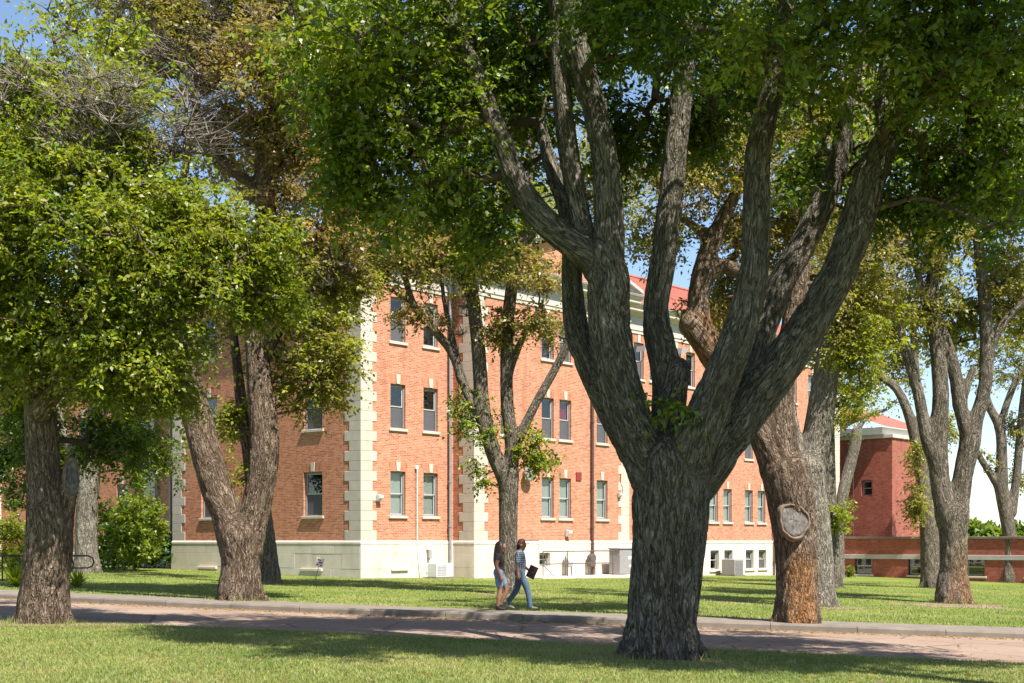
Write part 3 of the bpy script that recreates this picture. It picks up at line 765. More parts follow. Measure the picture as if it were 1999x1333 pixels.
def surface_nets(limbs, res, kk=.12):
    B = 10; bs = B*res
    lo = np.min([l.p.min(0)-l.r.max() for l in limbs], 0) - 3*res - kk
    blocks = {}
    for li, l in enumerate(limbs):
        for k in range(len(l.len)):
            m = max(l.r[k], l.r[k+1]); pad = m+kk+2.5*res
            a = np.floor((np.minimum(l.p[k], l.p[k+1])-pad-lo)/bs).astype(int); b = np.floor((np.maximum(l.p[k], l.p[k+1])+pad-lo)/bs).astype(int)
            g = np.stack(np.meshgrid(*[np.arange(a[i], b[i]+1) for i in range(3)], indexing='ij'), -1).reshape(-1, 3)
            c = lo + (g+.5)*bs; dd = np.abs(seg_dist(c, l, k)); g = g[dd < bs*.87+kk+2*res]
            for q in map(tuple, g): blocks.setdefault(q, {}).setdefault(li, []).append(k)
    n1 = B+1; ii = np.stack(np.meshgrid(*[np.arange(n1)]*3, indexing='ij'), -1).reshape(-1, 3)
    keys = []; verts = []; ekeys = []; eax = []; eor = []
    OFF = np.int64(1 << 20)
    def pack(I): return (I[:, 0].astype(np.int64)+2)*OFF*OFF + (I[:, 1].astype(np.int64)+2)*OFF + (I[:, 2].astype(np.int64)+2)
    for q, dl in blocks.items():
        base_i = np.array(q)*B; P = lo + (base_i+ii)*res; D = None
        for li, ks in dl.items():
            l = limbs[li]; d = seg_dist(P, l, ks[0])
            for k in ks[1:]: d = np.minimum(d, seg_dist(P, l, k))
            if D is None: D = d
            else:
                h = np.clip(.5+.5*(D-d)/kk, 0, 1); D = D*(1-h)+d*h - kk*h*(1-h)
        if D.min() > 0 or D.max() < 0: continue
        D = D.reshape(n1, n1, n1); ins = D < 0
        cnt = np.zeros((B, B, B), int)
        for a in (0,1):
            for b in (0,1):
                for c in (0,1): cnt += ins[a:a+B, b:b+B, c:c+B]
        cell = np.argwhere((cnt > 0) & (cnt < 8))
        if len(cell):
            acc = np.zeros((len(cell), 3)); num = np.zeros(len(cell))
            for ax in range(3):
                o1, o2 = [x for x in range(3) if x != ax]
                for a in (0,1):
                    for b in (0,1):
                        c0 = cell.copy(); c0[:, o1] += a; c0[:, o2] += b; c1 = c0.copy(); c1[:, ax] += 1
                        d0 = D[tuple(c0.T)]; d1 = D[tuple(c1.T)]; m = (d0 < 0) != (d1 < 0)
                        t = np.where(m, d0/np.where(m, d0-d1, 1), 0); p = c0.astype(float); p[:, ax] += t
                        acc += p*m[:, None]; num += m
            keys.append(pack(cell+base_i)); verts.append(lo + (acc/num[:, None]+base_i)*res)
        for ax in range(3):
            s0 = ins[:B, :B, :B]; sl = [slice(0, B)]*3; sl[ax] = slice(1, B+1); s1 = ins[tuple(sl)]
            e = np.argwhere(s0 != s1)
            if len(e): ekeys.append(e+base_i); eax.append(np.full(len(e), ax)); eor.append(s0[tuple(e.T)])
    keys = np.concatenate(keys); verts = np.concatenate(verts); o = np.argsort(keys); keys, verts = keys[o], verts[o]
    ek = np.concatenate(ekeys); ea = np.concatenate(eax); eo = np.concatenate(eor)
    quads = []
    for ax in range(3):
        m = ea == ax; e = ek[m]; f = eo[m]; o1, o2 = (ax+1) % 3, (ax+2) % 3; idx = []
        ok = np.ones(len(e), bool)
        for a, b in ((-1,-1), (0,-1), (0,0), (-1,0)):
            c = e.copy(); c[:, o1] += a; c[:, o2] += b; kq = pack(c); j = np.clip(np.searchsorted(keys, kq), 0, len(keys)-1)
            ok &= keys[j] == kq; idx.append(j)
        Q = np.stack(idx, 1); Q[~f] = Q[~f][:, ::-1]; quads.append(Q[ok])
    return verts, np.concatenate(quads)

def vnormals(V, Q):
    a = V[Q[:, 2]]-V[Q[:, 0]]; b = V[Q[:, 3]]-V[Q[:, 1]]; n = np.cross(a, b); N = np.zeros_like(V)
    for k in range(4): np.add.at(N, Q[:, k], n)
    return N/np.maximum(np.linalg.norm(N, axis=1), 1e-9)[:, None]

def nearest(V, limbs):
    best = np.full(len(V), 1e9); LD = np.full((len(limbs), len(V)), 1e9, np.float32); co = np.zeros((len(V), 3)); rad = np.zeros(len(V)); lab = np.zeros(len(V), int)
    for li, l in enumerate(limbs):
        for k in range(len(l.len)):
            d = V-l.p[k]; tt = d@l.t[k]; t = np.clip(tt/max(l.len[k], 1e-6), 0, 1); q = d-(t*l.len[k])[:, None]*l.t[k]
            r = l.r[k]*(1-t)+l.r[k+1]*t; dist = np.sqrt((q*q).sum(1))-r; LD[li] = np.minimum(LD[li], dist); m = dist < best
            if not m.any(): continue
            best[m] = dist[m]; x, y = q[m]@l.e[k], q[m]@l.b[k]; s = l.s0[k]+np.clip(tt[m], -.3, l.len[k]+.3)
            if l.twist:
                a = s*l.twist; x, y = x*np.cos(a)-y*np.sin(a), x*np.sin(a)+y*np.cos(a)
            co[m] = np.stack([x+li*3.7, y+li*1.3, s], 1); rad[m] = r[m]; lab[m] = l.lab
    if len(limbs) > 1: sd = np.partition(LD, 1, axis=0); seam = np.clip((sd[1]-sd[0])/np.clip(.10*rad, .012, .045), 0, 1)
    else: seam = np.ones(len(V))
    return co, rad, lab, seam

def bark_surface(limbs, res, kk, amp, mat, name='trunk', parent=None, furrow=.075, wood_sun_tint=None, coord=None, seed=1):
    V, Q = surface_nets(limbs, res, kk)
    for _ in range(1):           # light smoothing
        A = np.zeros_like(V); c = np.zeros(len(V))
        for k in range(4):
            np.add.at(A, Q[:, k], V[Q[:, (k+1) % 4]]); np.add.at(c, Q[:, k], 1)
        V = .4*V + .6*A/np.maximum(c, 1)[:, None]
    N = vnormals(V, Q); co, rad, lab, seam = nearest(V, coord or limbs)
    w = furrow
    q = np.stack([co[:, 0]/w, co[:, 1]/w, co[:, 2]/(w*5)], 1)
    wv = np.stack([vnoise(q*.35+7, seed), vnoise(q*.35+17, seed+1), vnoise(q*.35+27, seed+2)], 1)
    q = q + wv*1.1
    n1 = np.abs(vnoise(q, seed+3)); n2 = np.abs(vnoise(q*2.1+5, seed+4))
    h = np.clip(1 - 1.25*np.exp(-n1*5.5) - .3*np.exp(-n2*6), -1, 1)*.5+.5      # plates with sharp furrows
    lump = fbm(np.stack([co[:, 0]*3, co[:, 1]*3, co[:, 2]*.5], 1), 3, seed+9)
    a = np.clip(rad/.45, .12, 1)
    disp = seam*a*amp*(h-.6)*2 + np.clip(rad, 0, .6)*.09*lump
    V = V + N*disp[:, None]
    h = .6+(h-.6)*seam
    at_ = {'bark_co': co, 'bark_h': h, 'seam': seam, 'wood': np.zeros(len(V)) if wood_sun_tint is None else wood_sun_tint(V, N, co)}
    me = np_mesh(name, V, Q, mat, True, at_)
    return link(name, me, parent)

def tubes_mesh(name, p0, p1, r0, r1, mat, sides=4):
    n = len(p0); d = p1-p0; L = np.linalg.norm(d, axis=1, keepdims=True); d = d/np.maximum(L, 1e-6)
    ref = np.where(np.abs(d[:, 2:3]) < .9, np.array([[0, 0, 1.]]), np.array([[1., 0, 0]])); e = np.cross(d, ref); e /= np.linalg.norm(e, axis=1, keepdims=True); b = np.cross(d, e)
    a = np.arange(sides)*2*np.pi/sides; c, s = np.cos(a), np.sin(a)
    ring = e[:, None]*c[None, :, None] + b[:, None]*s[None, :, None]
    V = np.concatenate([p0[:, None]+ring*r0[:, None, None], p1[:, None]+ring*r1[:, None, None]], 1).reshape(-1, 3)
    k = np.arange(sides); k2 = (k+1) % sides
    f = np.stack([k, k2, k2+sides, k+sides], 1)
    Fc = (np.arange(n)[:, None, None]*2*sides + f[None]).reshape(-1, 4)
    return np_mesh(name, V, Fc, mat, sides > 3)

def leaves_mesh(name, TP, TD, TL, tone, vary, nl, size, r, mat, droop=.25):
    """sprays: TP twig starts, TD unit directions, TL lengths; nl leaves alternate along each twig"""
    n = len(TP); side = np.cross(TD, np.array([0, 0, 1.])+r.normal(0, .5, (n, 3))); side /= np.maximum(np.linalg.norm(side, axis=1, keepdims=True), 1e-6)
    t = (np.arange(nl)+.6)/nl; t = np.clip(t[None]+r.normal(0, .05, (n, nl)), .08, 1.03)
    P = TP[:, None] + TD[:, None]*(t*TL[:, None])[..., None]; P[..., 2] -= (t**2*TL[:, None])*.18
    P = P + r.normal(0, .012, P.shape)
    sg = np.where(np.arange(nl) % 2 == 0, 1., -1.)[None, :, None]
    ax = TD[:, None]*.65 + side[:, None]*sg*.85 + r.normal(0, .33, (n, nl, 3)); ax[..., 2] -= droop
    ax /= np.linalg.norm(ax, axis=2, keepdims=True)
    up = np.array([.22, -.30, .72]) + r.normal(0, .60, (n, nl, 3)); nn = up - ax*(up*ax).sum(2, keepdims=True); nn /= np.maximum(np.linalg.norm(nn, axis=2, keepdims=True), 1e-6)
    sd = np.cross(ax, nn); S = size*(.45+1.0*r.random((n, nl, 1)))
    wd = .27*S
    v0 = P; v2 = P + ax*S - nn*S*.10; mid = P + ax*S*.46
    v1 = mid + sd*wd + nn*S*.09; v3 = mid - sd*wd + nn*S*.09
    V = np.stack([v0, v1, v2, v3], 2).reshape(-1, 3); m = n*nl
    tn = np.repeat(tone, nl) + r.normal(0, .05, m); vr = np.clip(np.repeat(vary, nl) + r.normal(0, .22, m), 0, 1)
    return np_mesh(name, V, np.arange(4*m).reshape(-1, 4), mat, False, fattrs={'tone': np.clip(tn, 0, 1), 'vary': vr})

def make_tree(name, label, px, py, limbs_px, lobes, d=None, off=LAWN, res=.05, amp=.02, kk=None, bark='bark', furrow=.075, leaf=.085, nl=11, ntw=8, twl=.45, roots=True, seed=1, group='old elm trees on the lawns', twist=0.0, wood_sun_tint=None, rsub=.011, slim=1.0):
    r = np.random.default_rng(seed)
    b0 = base(px, py, off) if d is None else Vector(((px-CX)/F_PX*d, d, float(G((px-CX)/F_PX*d, d))+off))
    D = b0.y; sc_ = D/F_PX
    root = link(name, None, None, b0); tag(root, label, 'tree', group)
    O = np.array(b0)
    def W(p):   # (px, py[, depth offset]) -> local
        dd = p[2] if len(p) > 2 else 0.0
        return np.array(at(p[0], p[1], D+dd)) - O
    limbs = []
    for L in limbs_px:
        pts = [W((q[0], q[1], q[3] if len(q) > 3 else 0.)) for q in L]; rad = [q[2]*sc_*(1.0 if L is limbs_px[0] else slim) for q in L]
        pts, rad = refine(pts, rad, 3); limbs.append(Limb(pts, rad, 0, twist))
    trunk_r = limbs[0].r[0]
    limbs[0].p[0][2] -= .25
    limbs[0] = Limb(limbs[0].p, limbs[0].r, 0, twist)
    all_l = list(limbs)
    if roots:
        m = 7; a0 = r.random()*6
        for k in range(m):
            a = a0 + 2*math.pi*k/m + r.normal(0, .2); rr = trunk_r*(1.12+.3*r.random()); h = trunk_r*(.9+.7*r.random())
            pts = np.array([[math.cos(a)*trunk_r*.55, math.sin(a)*trunk_r*.55, h], [math.cos(a)*trunk_r*.85, math.sin(a)*trunk_r*.85, h*.35], [math.cos(a)*rr, math.sin(a)*rr, -.10]])
            all_l.append(Limb(pts, [trunk_r*.34, trunk_r*.30, trunk_r*.12]))
    wf = None if wood_sun_tint is None else (lambda V, N, co: wood_sun_tint(V+O, N, co))
    bark_surface(all_l, res, kk or max(.08, trunk_r*.35), amp, M[bark], 'trunk', root, furrow, wf, limbs, seed)
    # clusters
    C = []; TN = []; BARE = []; DEN = []
    for lb in lobes:
        if lb[0] == 'w': X_, Y_, Z_ = lb[1:4]; lb = (CX+X_/Y_*F_PX, HY-(Z_-CAMZ)/Y_*F_PX, Y_-D, lb[4]/sc_, lb[6]/sc_, lb[5], lb[7], lb[8])
        x, y, dd, rx, rz, ry, n = lb[:7]; tone = lb[7] if len(lb) > 7 else .15; bare = lb[8] if len(lb) > 8 else 0
        n = int(n*DENS)
        c = W((x, y, dd)); u = r.normal(0, 1, (n, 3)); u /= np.linalg.norm(u, axis=1, keepdims=True); u *= (r.random(n)**.45)[:, None]
        R3 = np.array([rx*sc_, ry, rz*sc_]); ks = max(1, n//9)
        if n > 12:
            cen = u[r.integers(n, size=ks)]; u = cen[r.integers(ks, size=n)] + r.normal(0, 1, (n, 3))*np.minimum(.42/np.maximum(R3, .4), .3)
        C.append(c + u*R3); TN.append(np.full(n, tone)+r.normal(0, .06, n)); BARE.append(np.full(n, bare))
    C = np.concatenate(C); TN = np.concatenate(TN); BARE = np.concatenate(BARE)
    gz = C[:, 2] > .5; C, TN, BARE = C[gz], TN[gz], BARE[gz]
    n = len(C)
    # branch network: attach every cluster to the closest wood
    NP_ = [l.p[i] for l in limbs for i in range(len(l.p)) if (l.s0[i] > (1.6 if l is limbs[0] else .2)) or len(l.p) < 3]
    NR = [l.r[i] for l in limbs for i in range(len(l.p)) if (l.s0[i] > (1.6 if l is limbs[0] else .2)) or len(l.p) < 3]
    cap = len(NP_)+n*3+5; NPa = np.zeros((cap, 3)); NPa[:len(NP_)] = NP_; par = np.full(cap, -1); cnt = np.zeros(cap); path = np.zeros(cap); nn = len(NP_); wood = nn
    dm = np.array([np.min(((NPa[:nn]-c)**2).sum(1)) for c in C]); order = np.argsort(dm); tipn = np.zeros(n, int)
    for i in order:
        c = C[i]; v = NPa[:nn]-c; dist = np.sqrt((v*v).sum(1)); cost = dist + .22*path[:nn] + .25*np.clip(NPa[:nn, 2]-c[2], 0, 2)
        j = int(np.argmin(cost)); a = NPa[j]; L = dist[j]
        bend = r.normal(0, .09, 3)*L; bend[2] += .06*L
        prev = j
        for t in (.36, .7, 1.0):
            p = a*(1-t)+c*t + bend*math.sin(math.pi*t); NPa[nn] = p; par[nn] = prev; path[nn] = path[prev]+L*.34; prev = nn; nn += 1
        tipn[i] = prev
    cnt[tipn] = 1
    for k in range(nn-1, wood-1, -1): cnt[par[k]] += cnt[k]
    idx = np.arange(wood, nn); rr = rsub*np.maximum(cnt[idx], 1)**.46
    pr = np.where(par[idx] < wood, rr*1.25, rsub*np.maximum(cnt[par[idx]], 1)**.46); pr = np.minimum(pr, rr*1.6)
    thick = rr > .022
    mt = M['twig']
    for nm, msk, sd in (('branches', thick, 6), ('twigs', ~thick, 3)):
        if msk.any():
            o = link(nm, tubes_mesh(nm, NPa[par[idx[msk]]], NPa[idx[msk]], pr[msk], rr[msk], M[bark+'_twig'] if sd == 6 and (bark+'_twig') in M else mt, sd), root); o['kind'] = 'stuff'
    # sprays
    lv = BARE == 0
    cc = C[lv]; m = len(cc); tcount = ntw
    outw = cc - C.mean(0); outw /= np.maximum(np.linalg.norm(outw, axis=1, keepdims=True), .1)
    TD = r.normal(0, 1, (m, tcount, 3)) + outw[:, None]*.45; TD[..., 2] = TD[..., 2]*.65 - .12; TD /= np.linalg.norm(TD, axis=2, keepdims=True)
    TL = twl*(.55+.8*r.random((m, tcount)))
    TP = np.repeat(cc[:, None], tcount, 1) + TD*.04
    TP, TD, TL = TP.reshape(-1, 3), TD.reshape(-1, 3), TL.ravel()
    vary = np.clip(np.repeat(r.random(m), tcount)*.5 + .25 + r.normal(0, .08, m*tcount), 0, 1)
    if m:
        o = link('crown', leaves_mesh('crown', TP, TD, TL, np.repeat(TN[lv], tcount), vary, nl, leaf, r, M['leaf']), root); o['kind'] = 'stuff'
        sel = r.random(len(TP)) < .22
        e = TP+TD*TL[:, None]; e[:, 2] -= TL*.18
        o = link('twigs', tubes_mesh('twigs', TP[sel], e[sel], np.full(sel.sum(), .0045), np.full(sel.sum(), .002), mt, 3), root); o['kind'] = 'stuff'
    bb = BARE == 1
    if bb.any():
        cb = C[bb]; k = 10; TD = r.normal(0, 1, (len(cb), k, 3)); TD[..., 2] = np.abs(TD[..., 2])*.8; TD /= np.linalg.norm(TD, axis=2, keepdims=True); TL = .75*(.4+.8*r.random((len(cb), k)))
        p0 = np.repeat(cb[:, None], k, 1); p1 = p0 + TD*(TL*.5)[..., None]; TD2 = TD + r.normal(0, .35, TD.shape); p2 = p1 + TD2*(TL*.5)[..., None]; TD3 = TD + r.normal(0, .6, TD.shape); p3 = p1 + TD3*(TL*.4)[..., None]
        A = np.concatenate([p0.reshape(-1, 3), p1.reshape(-1, 3), p1.reshape(-1, 3)]); Bq = np.concatenate([p1.reshape(-1, 3), p2.reshape(-1, 3), p3.reshape(-1, 3)]); q = len(A)
        o = link('dead_twigs', tubes_mesh('dead_twigs', A, Bq, (lambda f: f*.0095)(np.tile(np.exp(r.normal(0, .45, q//3)), 3)*np.repeat([1.25, .8, .7], q//3)), np.repeat([.0075, .003, .003], q//3), M['twig_dead'], 3), root); o['kind'] = 'stuff'
    return root
DENS = 1.0

def cut_face(parent, c, n, rx, rz, name='cut_wood'):
    """a sawn limb end: an uneven oval of cracked grey end grain with bark rolling over its edge"""
    n = Vector(n).normalized(); e = n.cross(Vector((0, 0, 1))).normalized(); u = e.cross(n); c = Vector(c); ph = [random.uniform(0, 6.28) for _ in range(5)]
    N = 40
    def wob(a): return 1 + .09*math.sin(a+ph[0]) + .06*math.sin(2*a+ph[1]) + .045*math.sin(3*a+ph[2]) + .03*math.sin(5*a+ph[3]) + .02*math.sin(9*a+ph[4])
    def ring(prof, nm, mat, par, rough):
        vs = []
        for k, (s, h) in enumerate(prof):
            for i in range(N):
                a = 2*math.pi*i/N; w = wob(a)*s; hh = h + rough*(vnoise(np.array([[math.cos(a)*3+7, math.sin(a)*3, s*6+ph[0]]]))[0]); vs.append(tuple(c + e*(rx*w*math.cos(a)) + u*(rz*w*math.sin(a)) + n*hh))
        fs = [(k*N+i, k*N+(i+1) % N, (k+1)*N+(i+1) % N, (k+1)*N+i) for k in range(len(prof)-1) for i in range(N)]
        if prof[-1][0] < .1: fs.append(tuple(range((len(prof)-1)*N, len(prof)*N)))
        return MB().add(vs, fs).build(nm, mat, par, smooth=True)
    o = ring([(1.0, -.06), (.97, -.012), (.8, -.022), (.6, -.012), (.4, -.02), (.2, -.01), (.03, -.014)], name, M['cut'], parent, .012)
    ring([(1.24, -.15), (1.16, -.04), (1.08, .008), (1.02, .014), (.97, .0), (.94, -.03)], 'callus_rim', M['callus'], o, .03)
    return o
def mat_cut():
    m, nt, b = mat_new('weathered_cut_wood', .8, .2)
    v = coords(nt); f = noise(nt, v, 5, 6, .6, 1.5); g = noise(nt, coords(nt, (1, 1, .25)), 28, 4)
    c = ramp(nt, f, [(.3, (.075,.065,.06)), (.55, (.17,.155,.14)), (.8, (.30,.26,.21))]); c = mix(nt, ramp(nt, g, [(.4, (.5,.5,.5)), (.6, (0,0,0))]), c, (.05,.04,.035))
    nt.links.new(c, b.inputs['Base Color']); bump(nt, b, g, .5, .01); return m
M['cut'] = mat_cut(); M['callus'] = plain('callus_wood', (.17,.12,.08), .9, .5, 9, bmp=.8)

# --- the great elm in the foreground
t1 = make_tree('elm_tree', 'huge forked elm in the foreground with five thick spreading limbs', 1290, 1284, [
    [(1290,1284,70), (1292,1220,66), (1302,1100,67), (1310,1000,72), (1316,915,72)],
    [(1296,960,58), (1262,890,50), (1228,810,45), (1203,720,44), (1190,630,43), (1188,550,44), (1178,500,40)],
    [(1180,520,36), (1120,478,30), (1062,430,29), (1012,360,26), (985,290,25), (958,225,22), (925,130,18), (885,40,14), (850,-60,9)],
    [(1160,530,24,.15), (1132,420,23,.2), (1120,350,22.5,.2), (1104,250,22,.2), (1092,110,20,.2), (1088,-10,18,.1), (1070,-140,12,.2)],
    [(1188,520,36), (1190,430,31), (1182,310,29), (1158,200,27), (1128,90,24), (1115,0,22), (1110,-160,14)],
    [(1240,880,38,.5), (1165,745,30,.7), (1128,650,27,.8), (1118,560,24,.8), (1116,470,22,.8), (1104,400,20,.9), (1076,325,17,1), (1055,240,12,1)],
    [(1300,920,44,.35), (1306,820,38,.5), (1305,740,36,.5), (1288,670,33,.5), (1280,600,27,.5), (1294,515,28,.5), (1304,430,28,.5), (1318,300,26,.6), (1334,150,24,.7), (1345,10,20,.8), (1350,-150,12,.9)],
    [(1305,790,32,.45), (1326,722,26,.3)],
    [(1326,950,54,-.12), (1358,862,46,-.32), (1394,772,40,-.48), (1430,686,36,-.55), (1458,600,33,-.55), (1475,510,30,-.55), (1478,400,28,-.5), (1480,300,27,-.5), (1504,190,24,-.45), (1528,80,21,-.4), (1545,-60,15,-.4)],
    [(1334,965,58,.1), (1402,872,52,.1), (1470,780,48,.15), (1532,700,44,.2), (1592,612,39,.2), (1642,520,37,.2), (1672,440,36,.2), (1700,340,34,.2), (1732,275,29,.2), (1772,215,24,.2), (1788,193,22,.2)],
    [(1735,270,20,.2), (1722,190,16,.3), (1735,90,13,.3), (1760,-40,9,.3)],
    [(1440,800,30,.9), (1492,640,29,1.2), (1520,560,30,1.3), (1572,470,30,1.4), (1612,385,28,1.5), (1642,300,24,1.5), (1652,210,20,1.5), (1680,90,15,1.5), (1700,-40,9,1.5)],
  ], [
    (700,130,-.6,115,140,1.6,125,.22), (800,40,1,190,110,2,110,.18), (770,330,0,105,110,1.1,55,.22), (690,330,.3,70,110,1,60,.2), (890,250,1,110,130,1.5,75,.15), (890,420,1.2,110,80,1,55,.15),
    (1000,60,2,160,110,2,170,.08), (1010,240,2,90,120,1.2,60,.1), (1250,40,3,220,110,2.5,170,.1), (1240,230,2.6,110,110,1.2,70,.08), (1440,70,2.4,170,120,2.5,140,.1),
    (1600,70,-2.2,180,90,1.5,80,.2), (1850,110,-1.4,170,110,1.6,100,.2), (1640,270,2,140,110,1.5,70,.12), (1840,370,1,130,100,1.5,95,.1), (1950,240,0,130,180,2,120,.15), (1900,40,-2,200,110,2,100,.17),
    (1720,430,1.5,70,60,.8,22,.08), (1312,790,-.6,26,22,.15,3,.22), (1400,250,2.4,70,90,1,35,.1), (1130,40,-1.6,150,90,1,36,.1), (1330,40,-1.6,130,90,1,32,.1), (1750,-330,-3.6,330,170,2.2,140,.14),
    (1330,-190,0,560,160,4.5,220,.12), (1500,-420,1,480,190,4,150,.12), (1000,-420,1,380,170,3,25,.12), (2150,60,0,200,230,3,110,.12)],
  off=.03, res=.036, amp=.05, kk=.06, bark='bark_big', furrow=.075, leaf=.112, nl=9, ntw=7, twl=.52, seed=11, twist=.18, slim=.88)
c = at(1790, 190, base_d(1290, 1284, .03)+.2) - t1.location
cut_face(t1, c, (.55, -.35, .5), .19, .2)

# --- leafy elm at the left edge
t2 = make_tree('elm_tree', 'stout elm at the left edge with a bright green crown hanging low', 85, 1216, [
    [(85,1216,46), (88,1150,44), (94,1080,45), (94,1000,40), (86,920,31), (80,820,29), (74,740,28), (60,680,24), (40,640,20), (20,560,16)],
    [(104,1060,30), (122,1000,22), (133,955,19), (137,935,17)],
    [(78,760,22), (110,680,17), (150,590,15), (200,470,12), (240,350,10), (260,230,8)],
    [(82,800,20,-.3), (140,720,15,-.8), (230,640,12,-1.2), (340,570,9,-1.4), (450,520,7,-1.4)],
    [(40,640,16), (60,520,13), (80,380,10), (90,240,7)], [(110,690,12,-.3), (200,680,9,-.8), (290,720,7,-1)]],
   [(80,260,0,130,150,1.4,210,.31), (210,320,-.5,140,150,1.4,260,.31), (360,470,-.6,110,100,1.1,190,.31), (150,480,-1,170,140,1.5,320,.29), (330,590,-1.1,150,120,1.2,260,.29), (490,490,-.6,75,60,.8,75,.28),
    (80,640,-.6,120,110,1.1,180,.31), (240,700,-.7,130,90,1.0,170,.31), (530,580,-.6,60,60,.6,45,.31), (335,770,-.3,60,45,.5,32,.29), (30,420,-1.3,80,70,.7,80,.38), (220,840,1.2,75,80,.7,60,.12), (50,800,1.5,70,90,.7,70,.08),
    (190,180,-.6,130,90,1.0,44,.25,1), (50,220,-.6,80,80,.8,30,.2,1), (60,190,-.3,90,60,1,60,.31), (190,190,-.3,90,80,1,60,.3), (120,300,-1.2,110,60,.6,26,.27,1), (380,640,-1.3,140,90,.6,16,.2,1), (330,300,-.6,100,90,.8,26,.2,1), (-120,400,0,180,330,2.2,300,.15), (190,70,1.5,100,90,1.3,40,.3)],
  off=.03, res=.042, amp=.026, kk=.16, bark='bark_warm', leaf=.103, nl=9, ntw=7, twl=.48, seed=12)
c = at(141, 935, t2.location.y-.22) - t2.location
cut_face(t2, c, (.5, -.8, .12), .13, .36)

# --- forked elm beside the pavement, in front of the end wall
t3 = make_tree('elm_tree', 'forked elm by the pavement with a deep V in front of the end wall', 470, 1173, [
    [(470,1173,39), (471,1110,36), (471,1070,38), (470,1045,40)],
    [(458,1075,30), (446,1010,33), (425,955,33), (405,890,31), (382,800,30), (355,715,28), (330,640,23), (300,560,18), (280,440,13), (270,330,9)],
    [(484,1075,30), (495,1010,32), (508,950,31), (517,880,31), (512,800,29), (505,720,25), (498,640,22), (500,540,20), (514,460,21), (522,380,24), (520,320,24), (530,220,18), (548,120,15), (565,20,12), (575,-120,8)],
    [(495,960,15,.5), (484,870,14,.6), (472,790,13,.7), (462,700,11,.8), (450,600,9,.9)],
    [(505,720,16), (540,650,13), (572,610,12), (580,560,11), (610,500,9), (640,420,7)],
    [(512,370,14), (470,345,11), (438,320,10), (410,280,8), (380,200,6)], [(525,345,13), (565,300,12), (610,300,10), (650,315,7)],
    [(535,200,10), (500,110,9), (470,20,7)], [(300,560,12), (330,440,10), (370,300,8), (390,160,6)], [(560,60,9), (620,0,7), (680,-60,5)]],
   [(320,60,0,180,100,2,110,.55), (300,70,-1.2,140,80,1.0,48,.6,1), (400,150,-1.2,90,100,.9,40,.6,1), (330,110,.8,170,110,1.6,170,.6), (430,260,.8,90,110,1.2,110,.66), (560,60,.6,110,90,1.5,90,.6), (640,200,1,80,110,1.2,90,.6), (520,150,-1.2,100,120,1.5,190,.66), (500,90,-1.2,60,80,.8,12,.6,1), (600,290,0,110,120,1.4,150,.70), (480,40,1,130,90,1.8,170,.5), (650,410,0,95,100,1.1,110,.76),
    (590,540,0,90,90,1.1,70,.5), (630,640,.2,75,110,.9,95,.42), (640,780,.2,60,60,.7,40,.42), (560,700,.6,60,90,.6,45,.4), (430,780,.6,60,50,.6,32,.34), (690,70,2,100,100,2,110,.5), (640,560,0,60,60,.5,18,.5,1), (540,420,0,80,60,.8,16,.5,1), (440,500,1,100,100,1,70,.35),
    (800,840,0,5,5,.1,0), (480,-170,0,330,140,3.2,280,.55), (200,-60,1,150,110,2,80,.5), (480,930,.3,40,30,.3,6,.3), (660,530,.3,70,60,.8,40,.5)],
  res=.058, amp=.036, kk=.11, bark='bark_warm', leaf=.112, nl=8, ntw=8, twl=.5, seed=13, slim=.9)

make_tree('elm_tree', 'slim trunk standing on the lawn just behind the forked elm', 528, 1140, [
    [(528,1140,20), (522,1070,18), (514,1000,16), (506,930,14), (498,850,12), (490,720,10), (486,600,8), (480,480,6)]],
   [(470,480,1,110,120,1.6,80,.5), (520,340,1,120,120,1.6,80,.55)], res=.07, amp=.02, bark='bark', leaf=.13, nl=8, ntw=8, twl=.55, seed=14)
make_tree('elm_tree', 'grey elm at the left rear beside the bicycle rail', 172, 1119, [
    [(168,1119,22), (170,1000,20), (180,900,19), (190,800,17), (197,700,14), (205,560,11), (215,420,8)],
    [(172,960,13), (150,905,9), (128,850,7), (112,790,5)], [(192,780,10), (240,690,8), (290,600,6)]],
   [(250,790,.5,90,110,1.6,150,.14), (290,890,0,50,70,1,60,.18), (70,800,2,80,120,1.5,170,.06), (30,910,2,50,90,1.2,90,.06), (200,560,1,160,150,2.4,110,.2), (115,890,2,60,70,1,80,.06), (230,700,-1,120,80,1.5,60,.15)], res=.065, amp=.02, bark='bark_pale', leaf=.14, nl=8, ntw=8, twl=.6, seed=15)

